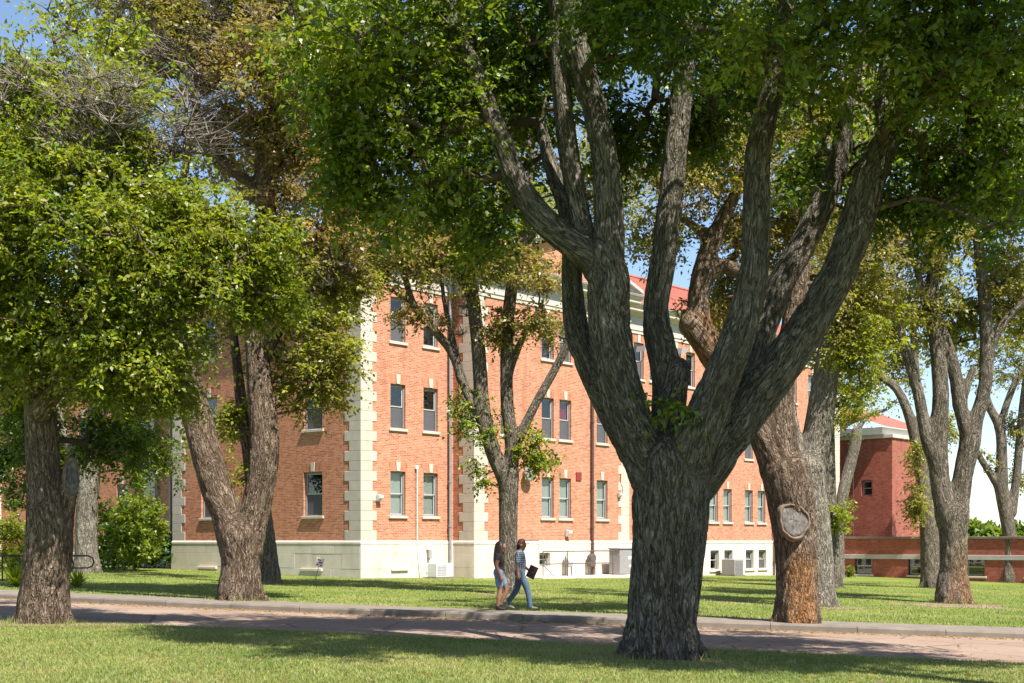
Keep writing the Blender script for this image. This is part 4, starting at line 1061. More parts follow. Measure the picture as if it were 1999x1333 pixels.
# --- slender elm behind the two walkers
make_tree('elm_tree', 'slender forked elm rising behind the two walking people', 996, 1160, [
    [(996,1160,20), (993,1100,18), (992,1030,18), (993,960,19), (992,925,20)],
    [(985,930,15), (963,880,15), (943,800,14.5), (936,700,14), (926,600,13), (912,510,11), (900,420,9), (880,330,7)],
    [(950,838,10), (908,758,9), (884,690,9), (848,645,8.5), (812,602,7.5), (796,560,6.5), (785,520,5)], [(900,740,7), (884,660,6), (868,590,5), (860,520,4)],
    [(998,930,14), (1000,870,14), (990,780,13), (990,660,12.5), (1000,560,12), (1016,480,12), (1030,400,10), (1040,300,7)],
    [(1002,880,10), (1040,800,9), (1072,742,8.5), (1100,690,8.5), (1118,650,8), (1150,590,6)], [(992,730,8), (1018,665,7), (1036,630,6), (1060,590,4)], [(926,590,8), (880,520,7), (830,490,5)],
    [(1012,490,8), (1050,450,7), (1090,430,5)], [(810,600,5), (770,570,4), (740,560,3)]],
   [(820,470,0,130,85,1.5,180,.58), (925,525,0,60,50,.8,28,.5), (715,500,0,105,70,1.2,80,.55), (800,590,0,90,40,1,16,.66), (960,440,0,130,90,1.5,110,.38), (1050,540,-.3,80,50,.9,34,.6), (1075,600,-.3,60,45,.8,24,.55), (930,835,0,45,65,.6,26,.26), (1040,845,0,55,62,.6,28,.3),
    (938,915,0,28,28,.35,8,.28), (960,310,1,200,110,2,190,.4), (760,390,1,120,80,1.5,90,.72), (850,260,1,120,90,1.6,80,.5), (1180,400,1,110,100,1.6,80,.5), (960,140,1,240,120,2.4,130,.4), (960,640,-.2,50,60,.6,14,.6), (1010,600,-.2,60,50,.6,16,.6), (870,610,0,70,60,.7,10,.6,1), (1060,660,0,50,40,.5,6,.6,1), (680,590,.5,60,40,.8,26,.45)],
  res=.065, amp=.018, bark='bark', leaf=.125, nl=8, ntw=8, twl=.5, seed=16)

# --- cut elm at the kerb right of the great elm, orange bare wood on its front
T6D = base_d(1556, 1214, .13)
def wood6(V, N, co):
    px = V[:, 0]/V[:, 1]*F_PX+CX; py = HY-(V[:, 2]-CAMZ)/V[:, 1]*F_PX
    f = np.clip((py-1060)/60, 0, 1)*np.clip((px-1528)/22, 0, 1)*np.clip((1600-px)/14, 0, 1)
    n = fbm(np.stack([co[:, 0]*4, co[:, 1]*4, co[:, 2]*1.2], 1), 3, 5)
    limb = np.clip((px < 1440)*1.0*np.clip((735-py)/20, 0, 1)*np.clip((py-600)/25, 0, 1), 0, 1)*.8
    return np.clip(f*(.75+n*.8), 0, .9)*np.clip(-N[:, 1]+.4, 0, 1) + limb*np.clip(.6+n, 0, 1)*(px < 1425)
t6 = make_tree('elm_tree', 'elm at the kerb with a big round cut scar and orange lower trunk', 1556, 1214, [
    [(1556,1214,41), (1556,1130,39), (1553,1060,40), (1546,990,44), (1536,930,44)],
    [(1530,940,34), (1506,880,30), (1472,815,27), (1424,742,26), (1378,668,26), (1352,632,25)],
    [(1395,690,20), (1372,640,20), (1364,580,20), (1374,530,20), (1388,480,18), (1410,430,14), (1440,370,11), (1470,280,8)],
    [(1536,930,34), (1526,860,30), (1522,790,28), (1530,720,25), (1548,640,22), (1560,560,19), (1570,460,15), (1580,340,11)],
    [(1376,545,12), (1410,520,14), (1440,530,15)], [(1388,470,9), (1340,430,8), (1290,400,5)]],
   [(1370,340,0,140,120,1.6,130,.58), (1300,440,0,70,60,1,35,.5), (1440,470,1,90,90,1.3,70,.6), (1590,400,1,110,110,1.6,110,.58), (1570,560,1,60,70,1,40,.55), (1480,250,1,200,120,2,130,.5), (1430,600,1.4,60,70,.8,40,.58), (1350,600,.3,40,35,.4,14,.55), (1500,60,1,260,150,2.6,120,.5)],
  off=.13, res=.05, amp=.032, kk=.18, bark='bark_warm', leaf=.10, nl=10, ntw=8, twl=.5, seed=17, wood_sun_tint=wood6)
c = at(1551, 1014, T6D-.55) - t6.location
cut_face(t6, c, (.06, -1, .12), .31, .36)
c = at(1345, 624, T6D) - t6.location
cut_face(t6, c, (-.68, -.1, .7), .26, .27)

make_tree('elm_tree', 'pale sunlit elm rising directly behind the scarred kerb elm', 1602, 1184, [
    [(1602,1184,28), (1594,1090,31), (1584,990,33), (1578,910,32)],
    [(1582,915,28), (1598,840,27), (1610,760,25), (1624,670,23), (1648,580,18), (1668,500,14), (1690,400,10), (1700,280,7)],
    [(1574,920,22), (1552,870,18), (1540,800,15), (1535,700,12), (1540,560,9)], [(1648,585,9), (1700,510,9), (1760,470,8), (1800,450,6)]],
   [(1690,560,0,80,80,1.3,80,.5), (1650,430,0,110,110,1.5,90,.55), (1690,690,0,70,70,1.1,60,.36), (1640,640,.5,60,60,1,40,.5), (1780,450,0,90,60,1.3,60,.5), (1600,250,1,220,150,2.5,130,.5)],
  res=.06, amp=.024, bark='bark_pale', leaf=.115, nl=10, ntw=8, twl=.5, seed=18)
make_tree('elm_tree', 'straight grey elm trunk farther back between the pale elm and the annex', 1623, 1148, [
    [(1625,1148,19), (1620,1060,18), (1614,960,18), (1612,860,17), (1612,760,15), (1618,650,12), (1630,520,9)]],
   [(1662,800,-.5,50,45,1,40,.33), (1690,740,0,60,50,1.1,40,.4), (1640,1005,-.5,20,35,.4,12,.3), (1630,560,0,90,110,1.8,70,.5)], res=.07, amp=.02, bark='bark', leaf=.13, nl=9, ntw=8, twl=.5, seed=19)
t8 = make_tree('elm_tree', 'thin leaning elm with a sawn top beside the annex wall', 1640, 1130, [
    [(1640,1130,10), (1638,1050,10.5), (1645,970,11), (1662,900,11), (1671,862,11), (1673,842,10)], [(1672,850,5), (1682,828,4.5), (1700,808,4), (1730,800,3)]],
   [(1720,790,0,40,25,.8,12,.4), (1650,985,0,18,30,.4,9,.33)], res=.06, amp=.014, bark='bark_pale', leaf=.13, nl=8, ntw=7, twl=.5, seed=20, roots=False)

make_tree('elm_tree', 'tall many stemmed elm on the right lawn with sunlight painted orange at its foot', 1860, 1178, [
    [(1861,1178,31), (1862,1110,26), (1862,1050,26), (1860,1005,29)],
    [(1850,1010,20), (1834,930,18), (1833,850,17), (1837,770,15), (1830,690,13.5), (1822,590,12), (1824,480,10), (1835,360,8)],
    [(1832,910,13), (1810,860,12), (1796,780,11), (1778,715,10.5), (1752,630,9), (1726,560,8), (1714,490,6)],
    [(1870,1010,19), (1880,930,18), (1893,870,19), (1905,820,14), (1920,770,13), (1927,700,13), (1922,590,12), (1910,470,10), (1905,360,8)],
    [(1893,860,14), (1874,790,12.5), (1864,720,11.5), (1838,640,9), (1800,560,7), (1780,480,5)], [(1875,790,9), (1890,750,8), (1899,722,7)], [(1927,690,8), (1960,630,8), (1999,590,7), (2060,540,5)]],
   [(1790,520,0,110,110,1.6,130,.5), (1900,420,0,130,120,1.8,190,.5), (1980,350,0,110,130,1.6,150,.66), (1740,600,.6,60,70,1,45,.5), (1860,590,1.5,120,80,1.4,95,.45), (1980,560,1,80,90,1.3,105,.55), (1830,250,1,200,120,2.4,140,.5), (1720,640,1,50,60,.8,35,.38)],
  res=.06, amp=.024, bark='bark', leaf=.128, nl=8, ntw=8, twl=.5, seed=21, wood_sun_tint=lambda V, N, co: np.clip((2.2-V[:, 2])/1.6, 0, 1)*np.clip(N[:, 0]*.5-N[:, 1]*.5, 0, 1)*.8)  # orange tint stands in for sunlight on the lower trunk's right front
make_tree('elm_tree', 'leaning elm half hidden behind the many stemmed elm', 1820, 1148, [
    [(1821,1148,21), (1816,1070,18), (1810,990,16), (1796,900,12), (1778,820,10), (1752,760,8), (1720,735,7), (1700,700,6), (1680,640,5)],
    [(1800,920,9), (1800,840,8), (1790,740,7), (1782,640,6)], [(1720,735,5), (1690,760,5), (1670,800,4), (1650,840,3)]],
   [(1782,990,-1,16,60,.5,30,.5), (1778,900,-1,18,35,.5,14,.5), (1700,660,0,60,50,1.2,50,.42), (1760,700,1,70,60,1.2,50,.48), (1720,560,0,90,80,1.5,60,.5), (1830,830,1,40,60,.9,22,.45)], res=.07, amp=.02, bark='bark', leaf=.14, nl=9, ntw=8, twl=.6, seed=22)
make_tree('elm_tree', 'bare limbed elm against the annex wall at the right edge', 1975, 1137, [
    [(1976,1137,17), (1973,1060,13), (1964,1000,13), (1956,950,12.5), (1956,870,10), (1950,830,9), (1935,800,8), (1925,770,7), (1915,700,5)],
    [(1958,965,8), (1934,925,7), (1912,890,6), (1895,850,4)], [(1952,835,7), (1965,790,6.5), (1985,740,6), (1999,720,5), (2040,640,4)], [(1976,1000,9), (1986,920,8), (1992,840,7), (2000,760,6), (2015,640,4)]],
   [(1960,710,0,70,80,1.6,85,.45), (1985,830,1,50,60,1.2,30,.5), (1920,640,0,80,70,1.5,80,.45), (2000,930,1,30,40,.8,14,.45), (1940,900,0,30,30,.6,6,.5), (1990,560,1,90,90,2,60,.52)], res=.07, amp=.018, bark='bark', leaf=.16, nl=8, ntw=8, twl=.6, seed=23)

# an elm to the right of the viewer, out of frame, whose shade falls across the foreground
make_tree('elm_tree', 'elm just outside the right of the view, shading the foreground lawn', 2720, 1390, [
    [(2720,1390,70), (2715,1100,62), (2700,800,60), (2690,300,55), (2660,-200,48)], [(2660,-150,36), (2400,-420,28,.6), (2100,-700,20,1.2), (1800,-800,12,1.6)], [(2660,-150,36), (2700,-500,28), (2750,-800,18)]],
   [('w', 6.2, 16.2, 12.2, 6.0, 2.2, 1.6, 430, .15), ('w', 9.5, 15.5, 12.0, 4.0, 2.5, 1.8, 160, .15), ('w', 1.2, 17.0, 12.6, 3.0, 1.2, 1.2, 110, .15)], d=14.5, off=.03, res=.08, amp=.03, leaf=.16, nl=9, ntw=7, twl=.6, seed=51)
# worn soil round the feet of some trunks
SOIL = plain('worn_soil', (.20,.145,.095), .95, .3, 5, bmp=.6)
for k, (px, py, rx, ry, off) in enumerate(((1860,1182,2.2,1.5,LAWN), (1604,1186,1.3,.9,LAWN), (470,1174,1.2,.8,LAWN), (996,1161,.9,.7,LAWN), (88,1218,1.3,.8,.03), (1290,1286,1.35,.8,.03))):
    p = base(px, py, off); N = 36; rr_ = random.Random(k); ph = [rr_.uniform(0, 6.28) for _ in range(4)]
    vs = [(p.x, p.y, float(G(p.x, p.y))+off+.012)]
    for i in range(N):
        a = 2*math.pi*i/N; w = 1+.2*math.sin(2*a+ph[0])+.15*math.sin(3*a+ph[1])+.1*math.sin(7*a+ph[2]); x, y = p.x+rx*w*math.cos(a), p.y+ry*w*math.sin(a); vs.append((x, y, float(G(x, y))+off+.006))
    o = MB().add(vs, [(0, 1+i, 1+(i+1) % N) for i in range(N)]).build('bare_soil', SOIL); tag(o, 'worn brown soil around the foot of a tree', None, kind='structure')

# ------------------------------------------------------------------ shrubs and plants
def make_shrub(name, label, loc, rx, ry, rz, n, tone, leaf, cat='shrub', group=None, seed=1, ntw=7, nl=8, twl=.3, stems=9):
    r = np.random.default_rng(seed); root = link(name, None, None, loc); tag(root, label, cat, group)
    u = r.normal(0, 1, (n, 3)); u /= np.linalg.norm(u, axis=1, keepdims=True); u *= (r.random(n)**.4)[:, None]
    C = u*np.array([rx, ry, rz*.5]) + np.array([0, 0, rz*.52]); C = C[C[:, 2] > .05]; n = len(C)
    b = MB()
    for k in range(stems):
        e = C[r.integers(n)]*np.array([.8, .8, .95]); b.tube([(r.normal(0, .06), r.normal(0, .06), -.1), tuple(e*np.array([.4, .4, .5])), tuple(e)], [.022, .014, .005], 5, False)
    b.build('stem', M['twig'], root)
    TD = r.normal(0, 1, (n, ntw, 3)) + np.array([0, 0, .3]); TD /= np.linalg.norm(TD, axis=2, keepdims=True)
    TP = np.repeat(C[:, None], ntw, 1).reshape(-1, 3); TD = TD.reshape(-1, 3); TL = twl*(.6+.7*r.random(len(TP)))
    o = link('foliage', leaves_mesh('foliage', TP, TD, TL, np.full(len(TP), tone)+r.normal(0, .03, len(TP)), np.repeat(r.random(n)*.5+.25, ntw), nl, leaf, r, M['leaf']), root); o['kind'] = 'stuff'
    return root
def gpt(px, d, off=LAWN):
    x = (px-CX)/F_PX*d; return Vector((x, d, float(G(x, d))+off))
make_shrub('shrub', 'loose pale green shrub in front of the recessed wing, left of the quoined end wall', gpt(262, 62.5), 1.35, 1.1, 3.6, 130, .22, .17, seed=31, twl=.45)
make_shrub('shrub', 'tall dark shrub between the rear elm and the pale shrub', gpt(222, 65), 1.2, 1.2, 3.2, 110, .08, .16, seed=32, twl=.4)
hd = make_shrub('hedge', 'low dark clipped hedge at the foot of the recessed wing', gpt(285, 67.5), 2.4, .9, 1.7, 170, .03, .12, 'hedge', seed=33)
make_shrub('shrub', 'tiny round bush at the foot of the annex wall', gpt(1656, 84, -.25), .38, .38, 1.0, 30, .2, .09, seed=34, twl=.2)
make_shrub('flowering_shrub', 'tall leafy flowering plant at the left edge behind the bicycle rail', gpt(22, 47), .75, .7, 2.3, 80, .3, .11, seed=35, twl=.35)
def yucca(label, loc, h, n, seed):
    r = np.random.default_rng(seed); root = link('yucca', None, None, loc); tag(root, label, 'plant', 'spiky plants by the bicycle rail')
    a = r.random(n)*6.283; t = .25+1.0*r.random(n); L = h*(.7+.5*r.random(n)); w = .028
    d = np.stack([np.cos(a)*np.sin(t), np.sin(a)*np.sin(t), np.cos(t)], 1); s = np.stack([-np.sin(a), np.cos(a), 0*a], 1)*w
    p0 = np.zeros((n, 3)); p1 = d*L[:, None]*.55; p2 = d*L[:, None]; p2[:, 2] -= .18*L*np.sin(t)
    V = np.stack([p0-s*.7, p0+s*.7, p1+s, p1-s, p1-s, p1+s, p2+s*.12, p2-s*.12], 1).reshape(-1, 3)
    o = link('leaf_blades', np_mesh('leaf_blades', V, np.arange(8*n).reshape(-1, 4), M['leaf'], fattrs={'tone': np.full(2*n, .26), 'vary': np.repeat(r.random(n)*.6+.3, 2)}), root); o['kind'] = 'stuff'
yucca('spiky yucca clump left of the stout elm trunk', gpt(34, 42), .85, 120, 1)
yucca('spiky yucca clump just right of the stout elm trunk', gpt(152, 42.5), .6, 80, 2)
# far trees on the horizon at the right
for i, (px, d, w, h, tn) in enumerate(((1905, 330, 9, 9, .2), (1945, 300, 10, 8, .18), (1880, 360, 12, 11, .12), (1990, 340, 12, 9, .15), (1760, 380, 14, 12, .15))):
    make_shrub('distant_tree', ('pale green', 'bright green', 'dark green', 'mid green', 'hidden green')[i]+' far tree on the horizon '+('left of the thin right elm', 'under the open sky right of the tower', 'beyond the annex roof', 'at the right edge', 'behind the tower')[i], gpt(px, d, -2), w*.5, w*.5, h, 70, tn, 1.4, 'tree', 'far trees on the horizon', seed=40+i, twl=1.8, stems=4)

# ------------------------------------------------------------------ fittings near and on the building
def on_b(name, label, cat, x, y, z, group=None):
    o = link(name, None, None, b_world(x, y, z), (0, 0, BTH)); return tag(o, label, cat, group)
def gz_b(x, y): return float(G(*b_world(x, y, 0).xy)) + LAWN
# air conditioner against the corner block
a = on_b('air_conditioner', 'white boxy air conditioner on the grass below the corner block windows', 'air conditioner', 4.15, -.75, gz_b(4.15, -.75))
MB().bbox(-.55, .55, -.3, .3, .06, .68, .02).build('casing', M['ac_white'], a)
MB().bbox(-.6, .6, -.36, .36, -.1, .058, .01).build('slab', M['concrete'], a)
for k in range(7): MB().box(-.48, .1, -.312, -.302, .14+k*.07, .17+k*.07).build('grille_bar', M['cabinet'], a)
a = on_b('air_conditioner', 'grey louvred condenser under the far basement windows beside the great elm', 'air conditioner', 28.35, -1.0, gz_b(28.35, -1.0))
MB().bbox(-.48, .48, -.45, .45, .08, .98, .02).build('casing', M['cabinet'], a)
MB().bbox(-.55, .55, -.52, .52, -.1, .078, .01).build('slab', M['concrete'], a)
for k in range(10): MB().box(-.42, .42, -.466, -.452, .16+k*.075, .19+k*.075).build('grille_bar', M['frame'], a)
# round dish vent
a = on_b('exhaust_hood', 'round pale metal exhaust hood on the pavilion wall beside the slender elm', 'vent', 9.3, Bp, 5.05)
MB().lathe([(.18, 0), (.18, -.22), (.33, -.24), (.35, -.27), (.35, -.34), (.32, -.37), (.24, -.375), (.22, -.36), (.20, -.375), (.02, -.39)], 24, (0, 0, 0), 'y').build('hood', plain('spun_aluminium', (.30,.285,.265), .45, .08, metal=.3), a, smooth=True)
# wall lights
def wall_light(x, y, z, label, s=1.0):
    a = on_b('wall_light', label, 'wall light', x, y, z, 'small wall lights')
    MB().bbox(-.1*s, .1*s, -.06, -.002, -.18*s, .12*s, .01).build('back_plate', M['pipe_grey'], a)
    MB().prism([(-.06, .14*s), (-.28*s, .10*s), (-.26*s, -.02), (-.06, -.16*s)], 'x', -.12*s, .12*s).build('lamp_head', M['ac_white'], a)
wall_light(.98, 0, 3.75, 'white wall light beside the corner quoins')
wall_light(12.45, Bp, 2.25, 'wall light just above the plinth beside the window pair', 1.1)
wall_light(16.75, Bp, 4.25, 'small white wall light near the right quoins of the pavilion', .8)
wall_light(17.0, Bp-.07, 1.15, 'wall light on the plinth above the grey cabinet', .8)
a = on_b('meter_box', 'small grey meter box on the plinth above the white air conditioner', 'box', 4.05, -.075, 1.25)
MB().bbox(-.1, .1, -.14, -.004, -.18, .2, .01).build('box', M['cabinet'], a); MB().tube([(0, -.06, -.18), (0, -.06, -.55), (-.15, -.08, -.8)], .02, 6).build('conduit', M['white'], a); MB().bbox(-.13, .13, -.1, -.004, .202, .45, .01).build('lid', M['white'], a)
def flood(x, y, z, label, turn):
    a = on_b('floodlight', label, 'floodlight', x, y, z, 'floodlights on arms under the far cornice')
    MB().tube([(0, 0, 0), (0, -.55, 0), (0, -.75, .06), (0, -.82, .2), (0, -.82, .55)], .04, 8).build('arm', M['frame_light'], a)
    MB().prism([(-.32, .5), (.26, .62), (.30, .86), (-.26, .82)], 'y', -1.12, -.56).build('lamp_head', M['cabinet'], a, rot=(0, 0, 0))
    MB().bbox(-.1, .1, -.03, -.002, -.12, .12, .01).build('wall_plate', M['frame_light'], a)
flood(19.7, 0, 11.55, 'grey floodlight on a bent arm left of the dark middle limb', 0)
flood(23.2, 0, 11.8, 'grey floodlight on a bent arm right of the dark middle limb', .3)
# ramp slab, railing, meters, cabinet
a = on_b('concrete_landing', 'low concrete landing along the pavilion plinth under the railing', 'landing', 0, 0, 0)
zl = gz_b(12, -2.2)
MB().bbox(9.0, 16.9, -2.75, Bp-.08, zl-.5, zl+.10, .02).build('slab', M['plinth'], a)
a = on_b('handrail', 'dark steel pipe railing on the landing before the pavilion', 'railing', 0, 0, zl+.10)
for s in (9.15, 11.0, 12.8, 14.6): MB().tube([(s, -2.62, 0), (s, -2.62, 1.22)], .026, 8).build('post', M['rail_metal'], a)
for h in (1.22, .62): MB().tube([(8.95 if h < 1 else 9.15, -2.62, h+.08*(h < 1)*0), (14.6, -2.62, h)], .026, 8).build('rail', M['rail_metal'], a)
MB().tube([(9.15, -2.62, .58), (10.0, -2.62, 0.0)], .02, 8).build('brace', M['rail_metal'], a)
MB().tube([(14.6, -2.62, 1.22), (14.6, Bp-.1, 1.22)], .026, 8).build('rail', M['rail_metal'], a)
for i, s in enumerate((12.2, 13.7)):
    a = on_b('gas_meter', ('gas meter with pale casing left of the brown downpipe', 'dark gas meter right of the brown downpipe')[i], 'meter', s + .35*i, Bp-.35, zl+.10, 'gas meters behind the railing')
    MB().lathe([(.20, -.14), (.22, -.1), (.22, .1), (.20, .14)], 18, (0, 0, .85), 'y').build('dial_case', M['ac_white'] if i == 0 else M['rail_metal'], a)
    MB().bbox(-.2, .2, -.13, .13, .42, .70, .03).build('body', M['cabinet'] if i == 0 else M['rail_metal'], a)
    for q in (-.22, .22): MB().tube([(q, 0, 0), (q, 0, .95), (q*.5, 0, 1.05)], .03, 8).build('pipe', M['rail_metal'], a)
a = on_b('electrical_cabinet', 'grey electrical cabinet with two white labels at the end of the landing', 'cabinet', 15.95, -2.3, zl+.10)
MB().bbox(-.8, .8, -.35, .35, .04, 1.30, .02).build('body', M['cabinet'], a)
MB().bbox(-.84, .84, -.39, .39, 1.301, 1.36, .01).build('lid', M['cabinet'], a)
MB().box(-.1, .22, -.358, -.352, .78, .94).build('notice', M['white'], a); MB().box(-.05, .13, -.358, -.352, .38, .5).build('notice', M['white'], a)
# warning sign on a stake
p = gpt(616, 54.5); a = link('lawn_sign', None, None, p, (math.radians(0), math.radians(14), math.radians(8))); tag(a, 'small red and white notice on a leaning stake by the end wall', 'sign')
MB().tube([(0, 0, -.1), (0, 0, .95)], .012, 6).build('stake', M['rail_metal'], a)
MB().bbox(-.16, .16, -.022, -.012, .55, .93, .003).build('board', M['white'], a)
for x0, x1, z0, z1 in ((-.11, .05, .80, .87), (-.05, .11, .70, .77), (-.11, -.02, .61, .67), (.04, .11, .59, .65)): MB().box(x0, x1, -.0255, -.0225, z0, z1).build('printed_mark', M['red_paint'], a)
# bicycle rail
a = link('bicycle_rail', None, None, gpt(90, 46)); tag(a, 'black tubular bicycle rail on the lawn behind the stout elm', 'rail')
def bt(pts, nm): MB().tube(pts, .03, 8).build(nm, M['black_metal'], a)
zr = .92
bt([(-2.4, 0, zr), (1.45, 0, zr), (1.62, 0, zr-.08), (1.66, 0, zr-.22), (1.6, 0, zr-.36), (1.45, 0, zr-.42), (.8, 0, zr-.42)], 'top_rail')
bt([(.78, 0, zr), (.9, 0, zr-.06), (.95, 0, zr-.3), (.9, 0, zr-.5), (.78, 0, zr-.56), (.4, 0, zr-.56)], 'hoop')
for s in (-2.2, -1.5, -.9, .4): bt([(s, 0, -.1), (s, 0, zr)], 'post')

# ------------------------------------------------------------------ the two walkers
def person(name, label, loc, caps, mats, extras, res=.0145, kk=.035):
    """caps: list of (points, radii, material index)"""
    root = link(name, None, None, loc, (0, 0, math.radians(-6))); tag(root, label, 'person', 'people walking along the pavement')
    limbs = []
    for pts, rad, mi in caps:
        p, r_ = refine(pts, rad, 3) if len(pts) > 2 else (np.array(pts, float), np.array(rad, float)); limbs.append(Limb(p, r_, mi))
    V, Q = surface_nets(limbs, res, kk); co, rd, lab, _ = nearest(V, limbs)
    fl = lab[Q[:, 0]]
    me = np_mesh('body', V, Q, None, True, mats=mats, midx=fl); link('body', me, root); extras(root); return root
def hand(w, dirv, side, mi, grip=.5):
    """palm, four unequal fingers and a thumb, all slightly curled"""
    w = np.array(w, float); d = np.array(dirv, float); d /= np.linalg.norm(d); s = np.array([1., 0, 0]); s = s-d*s.dot(d); s /= np.linalg.norm(s); n = np.cross(d, s)*side
    out = [([w, w+d*.05, w+d*.085], [.024, .030, .026], mi)]
    for k, (o, L) in enumerate(((-.026, .062), (-.009, .072), (.009, .068), (.025, .054))):
        b = w+d*.08+s*o; m = b+d*L*.5+n*L*.12*grip; e = m+d*L*.42+n*L*.5*grip
        out.append(([b, m, e], [.0095, .009, .0075], mi))
    b = w+d*.03+s*.028; out.append(([b, b+d*.03+s*.022, b+d*.06+s*.026+n*.012], [.012, .0105, .009], mi))
    return out
SKIN = plain('skin', (.30,.145,.092), .55, .06, 20); SKIN2 = plain('tanned_skin', (.20,.09,.055), .55, .06, 20)
TOP = plain('black_patterned_top', (.028,.026,.030), .85, .5, 45); DENIM = plain('pale_denim', (.15,.20,.28), .85, .25, 25); JEANS = plain('blue_jeans', (.062,.098,.155), .85, .22, 22)
HAIR = plain('dark_brown_hair', (.035,.018,.012), .5, .35, 30); CAP = plain('maroon_cap', (.085,.03,.028), .8, .15); SHOE = plain('dark_shoe', (.02,.018,.018), .6, .2); SOLE = plain('grey_shoe', (.16,.14,.13), .7, .15); BELT = plain('black_belt', (.015,.014,.014), .5, .1)
def mat_plaid():
    m, nt, b = mat_new('blue_plaid_shirt', .85, .2)
    tc = nd(nt, 'TexCoord'); sx = nd(nt, 'SeparateXYZ'); nt.links.new(tc.outputs['Object'], sx.inputs[0])
    def line(sock, per, w):
        f = mathn(nt, 'FRACT', mathn(nt, 'MULTIPLY', sock, 1/per)); return mathn(nt, 'LESS_THAN', f, w)
    h = line(sx.outputs[2], .052, .35); v = line(mathn(nt, 'ADD', sx.outputs[0], mathn(nt, 'MULTIPLY', sx.outputs[1], .7)), .052, .35)
    f = mathn(nt, 'MULTIPLY', mathn(nt, 'ADD', h, v), .5)
    nt.links.new(ramp(nt, f, [(0, (.06,.08,.12)), (.5, (.15,.18,.23)), (1, (.38,.40,.42))]), b.inputs['Base Color']); return m
PLAID = mat_plaid()

def head(c, mi, tilt=0., s=1.0):
    """skull, jaw, nose, brow, lips, ears; faces +x and can look down"""
    c = np.array(c, float); ct, st = math.cos(tilt), math.sin(tilt)
    def R(x, y, z): return c + np.array([x*ct+z*st, y, -x*st+z*ct])*s
    return [([R(-.018, 0, .045), R(.02, 0, .05)], [.088*s, .082*s], mi), ([R(.02, 0, .0), R(.035, 0, -.055)], [.068*s, .048*s], mi), ([R(.045, 0, -.055), R(.062, 0, -.085)], [.036*s, .026*s], mi),
            ([R(.088, 0, .035), R(.112, 0, -.004)], [.011*s, .015*s], mi), ([R(.085, -.03, .045), R(.085, .03, .045)], [.014*s, .014*s], mi), ([R(.082, -.02, -.048), R(.082, .02, -.048)], [.011*s, .011*s], mi),
            ([R(-.005, -.082, .015), R(-.012, -.086, -.02)], [.016*s, .012*s], mi), ([R(-.005, .082, .015), R(-.012, .086, -.02)], [.016*s, .012*s], mi)]
def eyes(root, c, tilt):
    ct, st = math.cos(tilt), math.sin(tilt)
    for y in (-.032, .032):
        x, z = .090, .022
        MB().lathe([(.002, -.009), (.009, -.005), (.011, 0), (.009, .005), (.002, .009)], 8, (c[0]+x*ct+z*st, c[1]+y, c[2]-x*st+z*ct)).build('eye', SHOE, root, smooth=True)
def foot(a, toe, mi): 
    a = np.array(a, float); return [([a, a+np.array([-.03, 0, -.035])], [.04, .036], mi), ([a+np.array([-.02, 0, -.035]), a+np.array([.08, 0, -.042+toe*.5]), a+np.array([.165, 0, -.05+toe])], [.036, .036, .028], mi)]
# woman: skin 0, top 1, shorts 2, shoes 3
hc = (.045, 0, 1.545)
wc = head(hc, 0, .35) + [([(0,0,1.36), (.02,0,1.46)], [.055,.05], 0),
    ([(-.0,-.11,1.355), (-.0,.11,1.355)], [.068,.068], 1), ([(.0,-.055,1.31), (.02,-.06,1.21), (.0,-.045,1.08), (-.005,-.06,.96)], [.10,.105,.088,.10], 1), ([(.0,.055,1.31), (.02,.06,1.21), (.0,.045,1.08), (-.005,.06,.96)], [.10,.105,.088,.10], 1),
    ([(-.01,-.17,1.345), (-.02,-.195,1.25)], [.058,.05], 1), ([(-.02,-.195,1.27), (-.035,-.215,1.09), (.02,-.22,.95), (.06,-.225,.86)], [.045,.040,.033,.026], 0),
    ([(-.01,.17,1.345), (-.01,.195,1.25)], [.058,.05], 1), ([(-.01,.195,1.27), (-.05,.21,1.09), (-.03,.21,.96), (.0,.21,.88)], [.045,.040,.033,.026], 0),
    ([(-.02,-.075,.93), (-.02,.075,.93)], [.115,.115], 2), ([(-.01,-.085,.90), (.01,-.095,.74), (.02,-.095,.63)], [.108,.098,.090], 2), ([(0,.085,.90), (.07,.09,.76), (.11,.09,.66)], [.108,.098,.088], 2),
    ([(.01,-.092,.70), (.025,-.092,.48), (-.005,-.092,.31), (-.02,-.092,.10)], [.082,.056,.056,.034], 0), ([(.09,.09,.71), (.165,.09,.50), (.10,.09,.31), (.02,.09,.125)], [.08,.056,.055,.034], 0)]
wc += hand((.06,-.225,.86), (.25,0,-1), -1, 0) + hand((0,.21,.88), (.2,0,-1), 1, 0) + foot((-.02,-.092,.085), 0, 3) + foot((.02,.09,.115), -.03, 3)
